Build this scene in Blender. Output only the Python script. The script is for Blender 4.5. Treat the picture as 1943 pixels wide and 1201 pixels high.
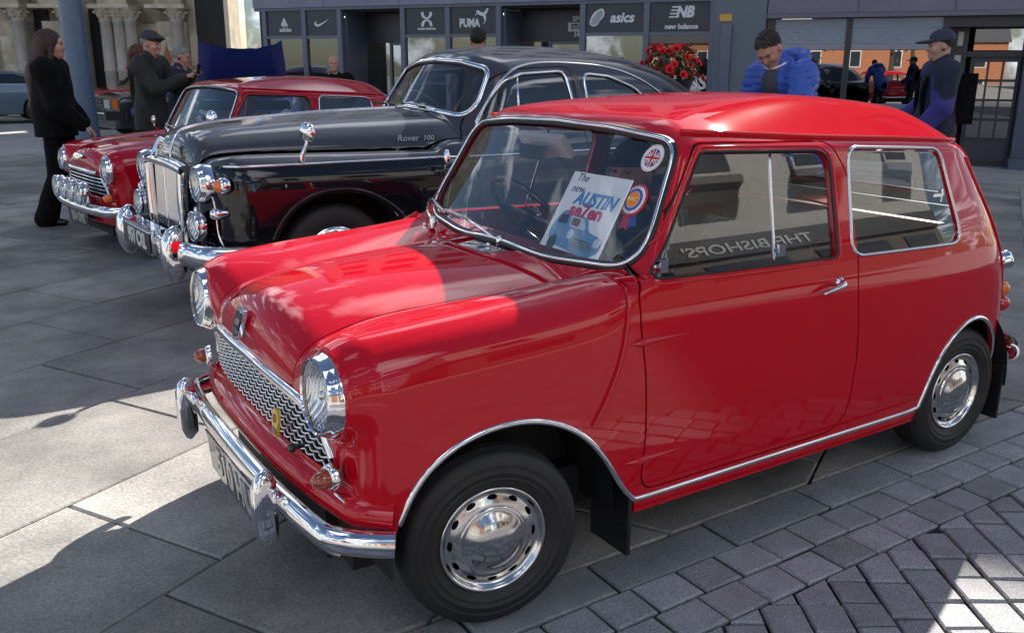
import bpy, bmesh, math, random
import numpy as np
from mathutils import Vector, Matrix
R = math.radians
for o in list(bpy.data.objects): bpy.data.objects.remove(o, do_unlink=True)
SC = bpy.context.scene
COL = SC.collection
rnd = random.Random(7)

# ------------------------------------------------------------------ camera
CAM_POS = (-1.0819, -2.4300, 1.4174)
CYAW, CPITCH, CROLL = .56701, -.27217, .00395
def cam_axes():
    fw = Vector((math.sin(CYAW)*math.cos(CPITCH), math.cos(CYAW)*math.cos(CPITCH), math.sin(CPITCH)))
    rt = Vector((math.cos(CYAW), -math.sin(CYAW), 0)); up = rt.cross(fw)
    a, s = math.cos(CROLL), math.sin(CROLL)
    return rt*a+up*s, up*a-rt*s, fw
cd = bpy.data.cameras.new('camera'); cam = bpy.data.objects.new('camera', cd); COL.objects.link(cam)
_r, _u, _f = cam_axes()
cam.matrix_world = Matrix(((_r.x, _u.x, -_f.x, CAM_POS[0]), (_r.y, _u.y, -_f.y, CAM_POS[1]), (_r.z, _u.z, -_f.z, CAM_POS[2]), (0, 0, 0, 1)))
cd.sensor_width = 36; cd.sensor_fit = 'HORIZONTAL'; cd.lens = 1701.45/1943*36
cd.clip_start = .05; cd.clip_end = 1500
SC.camera = cam

# ------------------------------------------------------------------ sky and sun
SUN = Vector((.745, .417, .556)).normalized()
SUN_EL = math.asin(SUN.z); SUN_AZ = math.atan2(SUN.x, SUN.y)     # azimuth from +Y towards +X
world = bpy.data.worlds.new('World'); SC.world = world; world.use_nodes = True
wn = world.node_tree.nodes; wl = world.node_tree.links; wn.clear()
wo = wn.new('ShaderNodeOutputWorld'); wb = wn.new('ShaderNodeBackground'); wb.inputs['Strength'].default_value = .05
sky = wn.new('ShaderNodeTexSky'); sky.sky_type = 'NISHITA'; sky.sun_disc = False
sky.sun_elevation = SUN_EL; sky.sun_rotation = SUN_AZ; sky.air_density = 1.0; sky.dust_density = .6; sky.ozone_density = 2.0
tc = wn.new('ShaderNodeTexCoord')
sep = wn.new('ShaderNodeSeparateXYZ'); wl.new(tc.outputs['Generated'], sep.inputs[0])
# clouds: planar projection of the view direction on to a cloud deck
mz = wn.new('ShaderNodeMath'); mz.operation = 'MAXIMUM'; mz.inputs[1].default_value = .06; wl.new(sep.outputs['Z'], mz.inputs[0])
dv = wn.new('ShaderNodeVectorMath'); dv.operation = 'DIVIDE'; wl.new(tc.outputs['Generated'], dv.inputs[0])
cmb = wn.new('ShaderNodeCombineXYZ')
for i in range(3): wl.new(mz.outputs[0], cmb.inputs[i])
wl.new(cmb.outputs[0], dv.inputs[1])
nz = wn.new('ShaderNodeTexNoise'); nz.inputs['Scale'].default_value = 1.5; nz.inputs['Detail'].default_value = 8; nz.inputs['Roughness'].default_value = .55; nz.inputs['Distortion'].default_value = .2
wl.new(dv.outputs[0], nz.inputs['Vector'])
rp = wn.new('ShaderNodeValToRGB'); rp.color_ramp.elements[0].position = .525; rp.color_ramp.elements[1].position = .65
wl.new(nz.outputs['Fac'], rp.inputs[0])
mx = wn.new('ShaderNodeMix'); mx.data_type = 'RGBA'; wl.new(rp.outputs['Color'], mx.inputs['Factor'])
wl.new(sky.outputs[0], mx.inputs['A']); mx.inputs['B'].default_value = (22, 22.6, 24.5, 1)
wl.new(mx.outputs['Result'], wb.inputs['Color']); wl.new(wb.outputs[0], wo.inputs[0])
sd_ = bpy.data.lights.new('sun', 'SUN'); sd_.energy = 5.0; sd_.angle = R(.55); sd_.color = (1, .94, .86)
sun = bpy.data.objects.new('sun', sd_); COL.objects.link(sun)
sun.rotation_euler = (-SUN).to_track_quat('-Z', 'Y').to_euler(); sun.location = (8, 6, 20)
SC.view_settings.view_transform = 'Standard'; SC.view_settings.look = 'None'
SC.view_settings.gamma = 1; SC.view_settings.exposure = 1.38
SC.render.engine = 'CYCLES'

# ------------------------------------------------------------------ helpers: objects
def link(o, parent=None):
    COL.objects.link(o)
    if parent is not None: o.parent = parent
    return o
def tag(o, label=None, cat=None, group=None, kind=None):
    if label: o['label'] = label
    if cat: o['category'] = cat
    if group: o['group'] = group
    if kind: o['kind'] = kind
    return o
def empty(name, loc=(0, 0, 0), rz=0, label=None, cat=None, group=None, parent=None):
    o = bpy.data.objects.new(name, None); o.empty_display_size = .1
    o.location = loc; o.rotation_euler = (0, 0, rz)
    return tag(link(o, parent), label, cat, group)
def mk(name, V, F, mat=None, parent=None, smooth=True, N=None, sharp=None):
    me = bpy.data.meshes.new(name)
    V = np.asarray(V, float)
    if isinstance(F, np.ndarray): F = F.tolist()
    me.from_pydata(V.tolist(), [], F)
    if mat is not None:
        for m in (mat if isinstance(mat, (list, tuple)) else [mat]): me.materials.append(m)
    me.polygons.foreach_set('use_smooth', [bool(smooth)]*len(me.polygons))
    me.update()
    if N is not None: me.normals_split_custom_set_from_vertices(np.asarray(N, float).tolist())
    elif smooth and sharp: me.set_sharp_from_angle(angle=R(sharp))
    return link(bpy.data.objects.new(name, me), parent)
def share(name, ob, parent, loc=None, rot=None, scale=None):
    o = bpy.data.objects.new(name, ob.data); link(o, parent)
    if loc is not None: o.location = loc
    if rot is not None: o.rotation_euler = rot
    if scale is not None: o.scale = scale
    return o
def copy_tree(o, parent=None):
    c = o.copy(); COL.objects.link(c); c.parent = parent
    for ch in list(o.children): copy_tree(ch, c)
    return c

class MB:
    """collects simple shapes into one mesh"""
    def __init__(s): s.V = []; s.F = []; s.n = 0
    def add(s, V, F):
        V = np.asarray(V, float); s.V.append(V); s.F += [[i+s.n for i in f] for f in F]; s.n += len(V); return s
    def box(s, lo, hi, M=None):
        x0, y0, z0 = lo; x1, y1, z1 = hi
        V = np.array([(x0,y0,z0),(x1,y0,z0),(x1,y1,z0),(x0,y1,z0),(x0,y0,z1),(x1,y0,z1),(x1,y1,z1),(x0,y1,z1)], float)
        if M is not None: V = V@np.array(M.to_3x3()).T+np.array(M.translation)
        return s.add(V, [(0,3,2,1),(4,5,6,7),(0,1,5,4),(1,2,6,5),(2,3,7,6),(3,0,4,7)])
    def geo(s, VF): return s.add(*VF)
    def build(s, name, mat, parent=None, smooth=False, sharp=35, bevel=0, seg=2):
        V = np.concatenate(s.V) if s.V else np.zeros((0, 3))
        if bevel:
            bm = bmesh.new(); vs = [bm.verts.new(v) for v in V]
            for f in s.F:
                try: bm.faces.new([vs[i] for i in f])
                except ValueError: pass
            bmesh.ops.bevel(bm, geom=[e for e in bm.edges if e.is_manifold and e.calc_face_angle(0) > .5], offset=bevel, segments=seg, affect='EDGES', profile=.5)
            me = bpy.data.meshes.new(name); bm.to_mesh(me); bm.free()
            for m in (mat if isinstance(mat, (list, tuple)) else [mat]): me.materials.append(m)
            me.polygons.foreach_set('use_smooth', [True]*len(me.polygons)); me.set_sharp_from_angle(angle=R(sharp))
            return link(bpy.data.objects.new(name, me), parent)
        return mk(name, V, s.F, mat, parent, smooth=smooth or bool(sharp and smooth), sharp=sharp if smooth else None)

def frames(path, closed, up=None):
    P = np.asarray(path, float); n = len(P)
    if closed: T = np.roll(P, -1, 0)-np.roll(P, 1, 0)
    else: T = np.gradient(P, axis=0)
    T /= np.linalg.norm(T, axis=1)[:, None]+1e-12
    if up is None:
        U = np.zeros_like(T); ref = np.array([0, 0, 1.]) if abs(T[0, 2]) < .9 else np.array([1., 0, 0])
        u = ref-T[0]*(ref@T[0]); u /= np.linalg.norm(u)
        for i in range(n):
            u = u-T[i]*(u@T[i]); u /= np.linalg.norm(u)+1e-12; U[i] = u
    else:
        U = np.broadcast_to(np.asarray(up, float), P.shape).copy()
        U -= T*(U*T).sum(1)[:, None]; U /= np.linalg.norm(U, axis=1)[:, None]+1e-12
    B = np.cross(T, U)
    return P, T, U, B
def sweep(path, prof, up=None, closed=False, caps=True, scale=None):
    """prof: (m,2) as (sideways b, along up u); returns V,F"""
    P, T, U, B = frames(path, closed, up); prof = np.asarray(prof, float); n, m = len(P), len(prof)
    sc = np.ones(n) if scale is None else np.asarray(scale, float)
    V = (P[:, None]+B[:, None]*prof[None, :, :1]*sc[:, None, None]+U[:, None]*prof[None, :, 1:]*sc[:, None, None]).reshape(-1, 3)
    F = []
    for i in range(n if closed else n-1):
        a = i*m; b = ((i+1) % n)*m
        for j in range(m):
            k = (j+1) % m; F.append((a+j, a+k, b+k, b+j))
    if caps and not closed: F.append(tuple(range(m-1, -1, -1))); F.append(tuple(range((n-1)*m, n*m)))
    return V, F
def circ(r, n=10, ry=None, ph=0):
    a = np.linspace(0, 2*np.pi, n, endpoint=False)+ph
    return np.stack([np.cos(a)*r, np.sin(a)*(ry or r)], 1)
def tube(path, r, n=8, closed=False, caps=True, up=None, scale=None): return sweep(path, circ(r, n), up, closed, caps, scale)
def rrect(w, h, r, n=3):
    P = []
    for cx, cy, a0 in ((w/2-r, h/2-r, 0), (-w/2+r, h/2-r, 90), (-w/2+r, -h/2+r, 180), (w/2-r, -h/2+r, 270)):
        for k in range(n+1):
            a = R(a0+90*k/n); P.append((cx+r*math.cos(a), cy+r*math.sin(a)))
    return np.array(P)
def lathe(prof, n=48, axis='y', c=(0, 0, 0), closed=False):
    """prof: (m,2) (radius, along axis)"""
    prof = np.asarray(prof, float); m = len(prof); a = np.linspace(0, 2*np.pi, n, endpoint=False)
    ca, sa = np.cos(a)[:, None], np.sin(a)[:, None]; r = prof[None, :, 0]; h = np.broadcast_to(prof[None, :, 1], (n, m))
    if axis == 'y': V = np.stack([ca*r, h, sa*r], -1)
    elif axis == 'x': V = np.stack([h, ca*r, sa*r], -1)
    else: V = np.stack([ca*r, sa*r, h], -1)
    V = V.reshape(-1, 3)+np.asarray(c, float); F = []
    for i in range(n):
        k = (i+1) % n
        for j in range(m if closed else m-1):
            l = (j+1) % m
            f = (i*m+j, k*m+j, k*m+l, i*m+l)
            F.append(f if axis != 'y' else f[::-1])
    return V, F
def prism(poly, t, axis='z', off=0):
    """polygon (n,2) extruded by t"""
    poly = np.asarray(poly, float); n = len(poly)
    A = np.zeros((n, 3)); ix = {'z': (0, 1, 2), 'y': (0, 2, 1), 'x': (1, 2, 0)}[axis]
    A[:, ix[0]] = poly[:, 0]; A[:, ix[1]] = poly[:, 1]; B = A.copy(); A[:, ix[2]] = off; B[:, ix[2]] = off+t
    F = [tuple(range(n))[::-1], tuple(range(n, 2*n))]+[(i, (i+1) % n, n+(i+1) % n, n+i) for i in range(n)]
    return np.concatenate([A, B]), F
def rpoly(pts, r, n=6):
    """closed polyline with rounded corners; r scalar or list"""
    P = np.asarray(pts, float); m = len(P); out = []
    rr = [r]*m if np.ndim(r) == 0 else r
    for i in range(m):
        a, b, c_ = P[i-1], P[i], P[(i+1) % m]
        u = (a-b); lu = np.linalg.norm(u); u = u/lu; v = (c_-b); lv = np.linalg.norm(v); v = v/lv
        ang = math.acos(max(-1, min(1, u@v))); t = min(rr[i]/math.tan(ang/2), lu*.48, lv*.48)
        p0, p1 = b+u*t, b+v*t
        for k in range(n+1):
            s = k/n; out.append((1-s)**2*p0+2*s*(1-s)*b+s*s*p1)
    return np.array(out)
def resample(P, step, closed=True):
    P = np.asarray(P, float)
    if closed: P = np.vstack([P, P[:1]])
    L = np.r_[0, np.cumsum(np.linalg.norm(np.diff(P, axis=0), axis=1))]
    n = max(3, int(round(L[-1]/step))); t = np.linspace(0, L[-1], n, endpoint=not closed)
    return np.stack([np.interp(t, L, P[:, k]) for k in range(P.shape[1])], 1)
def sdp(x, y, poly, pad=.06):
    """signed distance to polygon (negative inside); far points get pad"""
    poly = np.asarray(poly, float); out = np.full(len(x), pad); lo = poly.min(0)-pad; hi = poly.max(0)+pad
    I = np.where((x > lo[0]) & (x < hi[0]) & (y > lo[1]) & (y < hi[1]))[0]
    if not len(I): return out
    px, py = x[I], y[I]; d2 = np.full(len(I), 1e9); ins = np.zeros(len(I), bool); n = len(poly)
    for i in range(n):
        ax, ay = poly[i]; bx, by = poly[(i+1) % n]; ex, ey = bx-ax, by-ay; wx, wy = px-ax, py-ay
        t = np.clip((wx*ex+wy*ey)/(ex*ex+ey*ey+1e-18), 0, 1); d2 = np.minimum(d2, (wx-ex*t)**2+(wy-ey*t)**2)
        cnd = (ay <= py) != (by <= py)
        if ey != 0: ins ^= cnd & (px < ax+(py-ay)*ex/ey)
    d = np.sqrt(d2); out[I] = np.where(ins, -d, d); return out

class CS:
    """natural cubic spline, linear beyond its ends"""
    def __init__(s, x, y):
        x = np.asarray(x, float); y = np.asarray(y, float); n = len(x); h = np.diff(x); A = np.eye(n); b = np.zeros(n)
        for i in range(1, n-1):
            A[i, i-1] = h[i-1]; A[i, i] = 2*(h[i-1]+h[i]); A[i, i+1] = h[i]; b[i] = 6*((y[i+1]-y[i])/h[i]-(y[i]-y[i-1])/h[i-1])
        s.x, s.y, s.h, s.m = x, y, h, np.linalg.solve(A, b)
    def __call__(s, t):
        t = np.asarray(t, float); tc_ = np.clip(t, s.x[0], s.x[-1]); i = np.clip(np.searchsorted(s.x, tc_)-1, 0, len(s.h)-1)
        h = s.h[i]; a = (s.x[i+1]-tc_)/h; b = (tc_-s.x[i])/h
        v = a*s.y[i]+b*s.y[i+1]+((a**3-a)*s.m[i]+(b**3-b)*s.m[i+1])*h*h/6
        d0 = (s.y[1]-s.y[0])/s.h[0]-s.h[0]*(2*s.m[0]+s.m[1])/6; d1 = (s.y[-1]-s.y[-2])/s.h[-1]+s.h[-1]*(2*s.m[-1]+s.m[-2])/6
        return v+np.where(t < s.x[0], (t-s.x[0])*d0, 0)+np.where(t > s.x[-1], (t-s.x[-1])*d1, 0)
def smax(a, b, k): h = np.maximum(k-np.abs(a-b), 0)/k; return np.maximum(a, b)+h*h*k*.25
def smin(a, b, k): return -smax(-a, -b, k)

# ------------------------------------------------------------------ helpers: implicit surfaces
def snet(f, lo, hi, h, lip=1.9):
    lo = np.asarray(lo, float); N = np.ceil((np.asarray(hi, float)-lo)/h).astype(int)+1
    ax = [lo[i]+h*np.arange(N[i]) for i in range(3)]
    BL = 5; nb = -(-N//BL); cen = [lo[i]+h*(BL*np.arange(nb[i])+(BL-1)/2) for i in range(3)]
    X, Y, Z = np.meshgrid(*cen, indexing='ij'); fc = f(np.stack([X.ravel(), Y.ravel(), Z.ravel()], 1)).reshape(nb)
    S = np.repeat(np.repeat(np.repeat(fc, BL, 0), BL, 1), BL, 2)
    act = np.array(np.where(np.abs(fc) < h*BL*.87*lip)).T
    off = np.array([(a_, b_, c_) for a_ in range(BL) for b_ in range(BL) for c_ in range(BL)])
    for i0 in range(0, len(act), 4000):
        I = (act[i0:i0+4000, None]*BL+off[None]).reshape(-1, 3); S[I[:, 0], I[:, 1], I[:, 2]] = f(lo+h*I)
    S = np.ascontiguousarray(S[:N[0], :N[1], :N[2]])
    s = S < 0
    c = [s[a:N[0]-1+a, b:N[1]-1+b, d:N[2]-1+d] for a in (0, 1) for b in (0, 1) for d in (0, 1)]
    al = c[0].copy(); an = c[0].copy()
    for q in c[1:]: al &= q; an |= q
    I, J, K = np.where(an & ~al)
    cid = -np.ones((N[0]-1, N[1]-1, N[2]-1), int); cid[I, J, K] = np.arange(len(I))
    cor = [(a, b, d) for a in (0, 1) for b in (0, 1) for d in (0, 1)]
    val = np.stack([S[I+a, J+b, K+d] for a, b, d in cor], 1)
    acc = np.zeros((len(I), 3)); cnt = np.zeros(len(I))
    for p in range(8):
        for q in range(p+1, 8):
            if sum(abs(cor[p][t]-cor[q][t]) for t in range(3)) != 1: continue
            va, vb = val[:, p], val[:, q]; m = (va < 0) != (vb < 0)
            t = np.where(m, va/np.where(m, va-vb, 1), 0)[:, None]
            acc += np.where(m[:, None], np.array(cor[p])*(1-t)+np.array(cor[q])*t, 0); cnt += m
    V = lo+h*(np.stack([I, J, K], 1)+acc/cnt[:, None])
    Q = []
    for axn in range(3):
        b, d = (axn+1) % 3, (axn+2) % 3
        sl0 = [slice(None)]*3; sl1 = [slice(None)]*3; sl0[axn] = slice(0, -1); sl1[axn] = slice(1, None)
        e = s[tuple(sl0)] != s[tuple(sl1)]; idx = np.array(np.where(e)).T
        ok = (idx[:, b] >= 1) & (idx[:, d] >= 1) & (idx[:, b] < N[b]-1) & (idx[:, d] < N[d]-1); idx = idx[ok]
        if not len(idx): continue
        def g(db, dd):
            q = idx.copy(); q[:, b] += db; q[:, d] += dd; return cid[q[:, 0], q[:, 1], q[:, 2]]
        q = np.stack([g(-1, -1), g(0, -1), g(0, 0), g(-1, 0)], 1)
        neg = s[idx[:, 0], idx[:, 1], idx[:, 2]]
        q[~neg] = q[~neg][:, ::-1]; Q.append(q)
    Q = np.concatenate(Q); Q = Q[(Q >= 0).all(1)]
    return V, Q
def grad(f, V, e=1e-3):
    G = np.empty_like(V)
    for k in range(3):
        d = np.zeros(3); d[k] = e; G[:, k] = (f(V+d)-f(V-d))/(2*e)
    return G
def onto(f, V, it=3, clampd=.02):
    V = V.copy()
    for _ in range(it):
        G = grad(f, V); st = (f(V)/((G*G).sum(1)+1e-9))[:, None]*G
        l = np.linalg.norm(st, axis=1)[:, None]; V -= st*np.minimum(1, clampd/(l+1e-12))
    return V
def normals(f, V):
    G = grad(f, V); return G/(np.linalg.norm(G, axis=1)[:, None]+1e-12)
class Sheet:
    """polygon soup over shared vertices that can be clipped by implicit functions"""
    def __init__(s, V, P): s.V = V; s.P = P
    def clip(s, g):
        """keep g(V) <= 0"""
        G = g(s.V); out = []; newv = []; cache = {}; n0 = len(s.V); V = s.V
        if isinstance(s.P, np.ndarray):
            ins = (G <= 0)[s.P]; al = ins.all(1); an = ins.any(1)
            out = s.P[al].tolist(); mixed = s.P[an & ~al].tolist()
        else:
            mixed = []; inn = (G <= 0)
            for p in s.P:
                k = sum(inn[i] for i in p)
                if k == len(p): out.append(p)
                elif k: mixed.append(p)
        for p in mixed:
            q = []; m = len(p)
            for i in range(m):
                a, b = p[i], p[(i+1) % m]; ga, gb = G[a], G[b]
                if ga <= 0: q.append(a)
                if (ga <= 0) != (gb <= 0):
                    key = (a, b) if a < b else (b, a)
                    if key not in cache:
                        t = ga/(ga-gb); t = min(max(t, 0), 1); cache[key] = n0+len(newv); newv.append(V[a]*(1-t)+V[b]*t)
                    q.append(cache[key])
            if len(q) >= 3: out.append(q)
        V2 = np.concatenate([V, np.array(newv)]) if newv else V
        return Sheet(V2, out).compact()
    def compact(s):
        if not len(s.P): return Sheet(np.zeros((0, 3)), [])
        if isinstance(s.P, np.ndarray):
            u, inv = np.unique(s.P, return_inverse=True); return Sheet(s.V[u], inv.reshape(s.P.shape))
        flat = np.concatenate([np.asarray(p) for p in s.P]); u, inv = np.unique(flat, return_inverse=True)
        out = []; k = 0
        for p in s.P: out.append(inv[k:k+len(p)].tolist()); k += len(p)
        return Sheet(s.V[u], out)
    def solid(s, f, t, name, mats, parent, outoff=0., project=True):
        """outer face, inner face t below, rim"""
        V = onto(f, s.V, 2) if project else s.V; N = normals(f, V); n = len(V)
        P = s.P.tolist() if isinstance(s.P, np.ndarray) else s.P
        Vo = V+N*outoff; Vi = Vo-N*t; edges = {}
        for p in P:
            for i in range(len(p)):
                a, b = p[i], p[(i+1) % len(p)]
                if (b, a) in edges: del edges[(b, a)]
                else: edges[(a, b)] = 1
        rimV = []; rimN = []; rimF = []
        k = 2*n
        for a, b in edges:
            e = Vo[b]-Vo[a]; nn = np.cross(e, N[a]); nn = nn/(np.linalg.norm(nn)+1e-12)
            rimV += [Vo[b], Vo[a], Vi[a], Vi[b]]; rimN += [nn]*4; rimF.append([k, k+1, k+2, k+3]); k += 4
        VV = np.concatenate([Vo, Vi]+([np.array(rimV)] if rimV else [])); NN = np.concatenate([N, -N]+([np.array(rimN)] if rimN else []))
        FF = P+[[i+n for i in p[::-1]] for p in P]+rimF
        o = mk(name, VV, FF, mats, parent, True, NN)
        if isinstance(mats, (list, tuple)) and len(mats) > 1:
            mi = [0]*len(P)+[1]*len(P)+[0]*len(rimF); o.data.polygons.foreach_set('material_index', mi)
        return o
    def surf(s, f, name, mat, parent, off=0.):
        V = onto(f, s.V, 2); N = normals(f, V)
        return mk(name, V+N*off, s.P, mat, parent, True, N)

# ------------------------------------------------------------------ helpers: materials
MATS = {}
def mat(name, col, rough=.5, metal=0, coat=0, spec=.5, noise=None, bump=None, emit=None, ior=None, sheen=0, coatr=.03):
    """noise: (scale, amount, second colour or None) ; bump: (scale, strength, detail)"""
    if name in MATS: return MATS[name]
    m = bpy.data.materials.new(name); m.use_nodes = True; nt = m.node_tree; b = nt.nodes['Principled BSDF']
    b.inputs['Base Color'].default_value = (*col, 1); b.inputs['Roughness'].default_value = rough; b.inputs['Metallic'].default_value = metal
    b.inputs['Coat Weight'].default_value = coat; b.inputs['Coat Roughness'].default_value = coatr; b.inputs['Specular IOR Level'].default_value = spec
    if sheen: b.inputs['Sheen Weight'].default_value = sheen
    if ior: b.inputs['IOR'].default_value = ior
    if emit: b.inputs['Emission Color'].default_value = (*emit[0], 1); b.inputs['Emission Strength'].default_value = emit[1]
    tcn = nt.nodes.new('ShaderNodeTexCoord') if (noise or bump) else None
    if noise:
        sc, amt, c2 = noise; n = nt.nodes.new('ShaderNodeTexNoise'); n.inputs['Scale'].default_value = sc; n.inputs['Detail'].default_value = 6; n.inputs['Roughness'].default_value = .62
        nt.links.new(tcn.outputs['Object'], n.inputs['Vector'])
        r = nt.nodes.new('ShaderNodeValToRGB'); r.color_ramp.elements[0].position = .3; r.color_ramp.elements[1].position = .72
        c2 = c2 or tuple(c*(1-amt) for c in col)
        r.color_ramp.elements[0].color = (*c2, 1); r.color_ramp.elements[1].color = (*col, 1)
        nt.links.new(n.outputs['Fac'], r.inputs[0]); nt.links.new(r.outputs[0], b.inputs['Base Color'])
    if bump:
        sc, st, de = bump; n = nt.nodes.new('ShaderNodeTexNoise'); n.inputs['Scale'].default_value = sc; n.inputs['Detail'].default_value = de
        nt.links.new(tcn.outputs['Object'], n.inputs['Vector']); bp = nt.nodes.new('ShaderNodeBump'); bp.inputs['Strength'].default_value = st; bp.inputs['Distance'].default_value = .01
        nt.links.new(n.outputs['Fac'], bp.inputs['Height']); nt.links.new(bp.outputs[0], b.inputs['Normal'])
    MATS[name] = m; return m
def glassmat(name, tint=(.88, .91, .92), refl=.125, rough=0.):
    if name in MATS: return MATS[name]
    m = bpy.data.materials.new(name); m.use_nodes = True; nt = m.node_tree; nt.nodes.clear(); L = nt.links
    o = nt.nodes.new('ShaderNodeOutputMaterial'); mixn = nt.nodes.new('ShaderNodeMixShader')
    t = nt.nodes.new('ShaderNodeBsdfTransparent'); t.inputs[0].default_value = (*tint, 1)
    g = nt.nodes.new('ShaderNodeBsdfGlossy'); g.inputs['Roughness'].default_value = rough
    lw = nt.nodes.new('ShaderNodeLayerWeight'); lw.inputs[0].default_value = .5
    p = nt.nodes.new('ShaderNodeMath'); p.operation = 'POWER'; p.inputs[1].default_value = 4.2; L.new(lw.outputs['Facing'], p.inputs[0])
    q = nt.nodes.new('ShaderNodeMath'); q.operation = 'MULTIPLY_ADD'; q.inputs[1].default_value = 1-refl; q.inputs[2].default_value = refl; L.new(p.outputs[0], q.inputs[0])
    L.new(q.outputs[0], mixn.inputs[0]); L.new(t.outputs[0], mixn.inputs[1]); L.new(g.outputs[0], mixn.inputs[2]); L.new(mixn.outputs[0], o.inputs[0])
    MATS[name] = m; return m
CHROME = mat('chrome', (.82, .82, .84), .045, 1)
CHROME_DULL = mat('dull_chrome', (.6, .6, .62), .18, 1)
RUBBER = mat('black_rubber', (.012, .012, .013), .5, noise=(30, .4, None))
TYRE = mat('tyre_rubber', (.022, .021, .022), .62, noise=(14, .45, None), bump=(180, .08, 3))
BLACK = mat('matt_black', (.008, .008, .009), .7)
BLACKGLOSS = mat('gloss_black', (.01, .01, .012), .12, coat=.5)
AMBER = mat('amber_lens', (.75, .16, .01), .12, coat=1)
REDLENS = mat('red_lens', (.45, .01, .01), .12, coat=1)
GLASS = glassmat('clear_glass')
SHOPGLASS = glassmat('shop_glass', (.42, .46, .5), .16)
WHITE = mat('white_paint', (.78, .78, .76), .45)
SILVERPL = mat('silver_digits', (.55, .55, .53), .35, metal=.4)
def text(name, s, size, mat_, parent=None, loc=(0, 0, 0), rot=(0, 0, 0), ext=.0015, align='CENTER', shear=0, bold=0, sx=1, space=1):
    cu = bpy.data.curves.new(name, 'FONT'); cu.body = s; cu.size = size; cu.extrude = ext; cu.align_x = align; cu.align_y = 'CENTER'
    cu.shear = shear; cu.offset = bold; cu.resolution_u = 3; cu.space_character = space
    tmp = bpy.data.objects.new(name, cu); COL.objects.link(tmp)
    dg = bpy.context.evaluated_depsgraph_get(); me = bpy.data.meshes.new_from_object(tmp.evaluated_get(dg)); bpy.data.objects.remove(tmp, do_unlink=True)
    me.materials.clear(); me.materials.append(mat_); me.name = name
    o = bpy.data.objects.new(name, me); link(o, parent); o.location = loc; o.rotation_euler = rot; o.scale = (sx, 1, 1)
    return o
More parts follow.
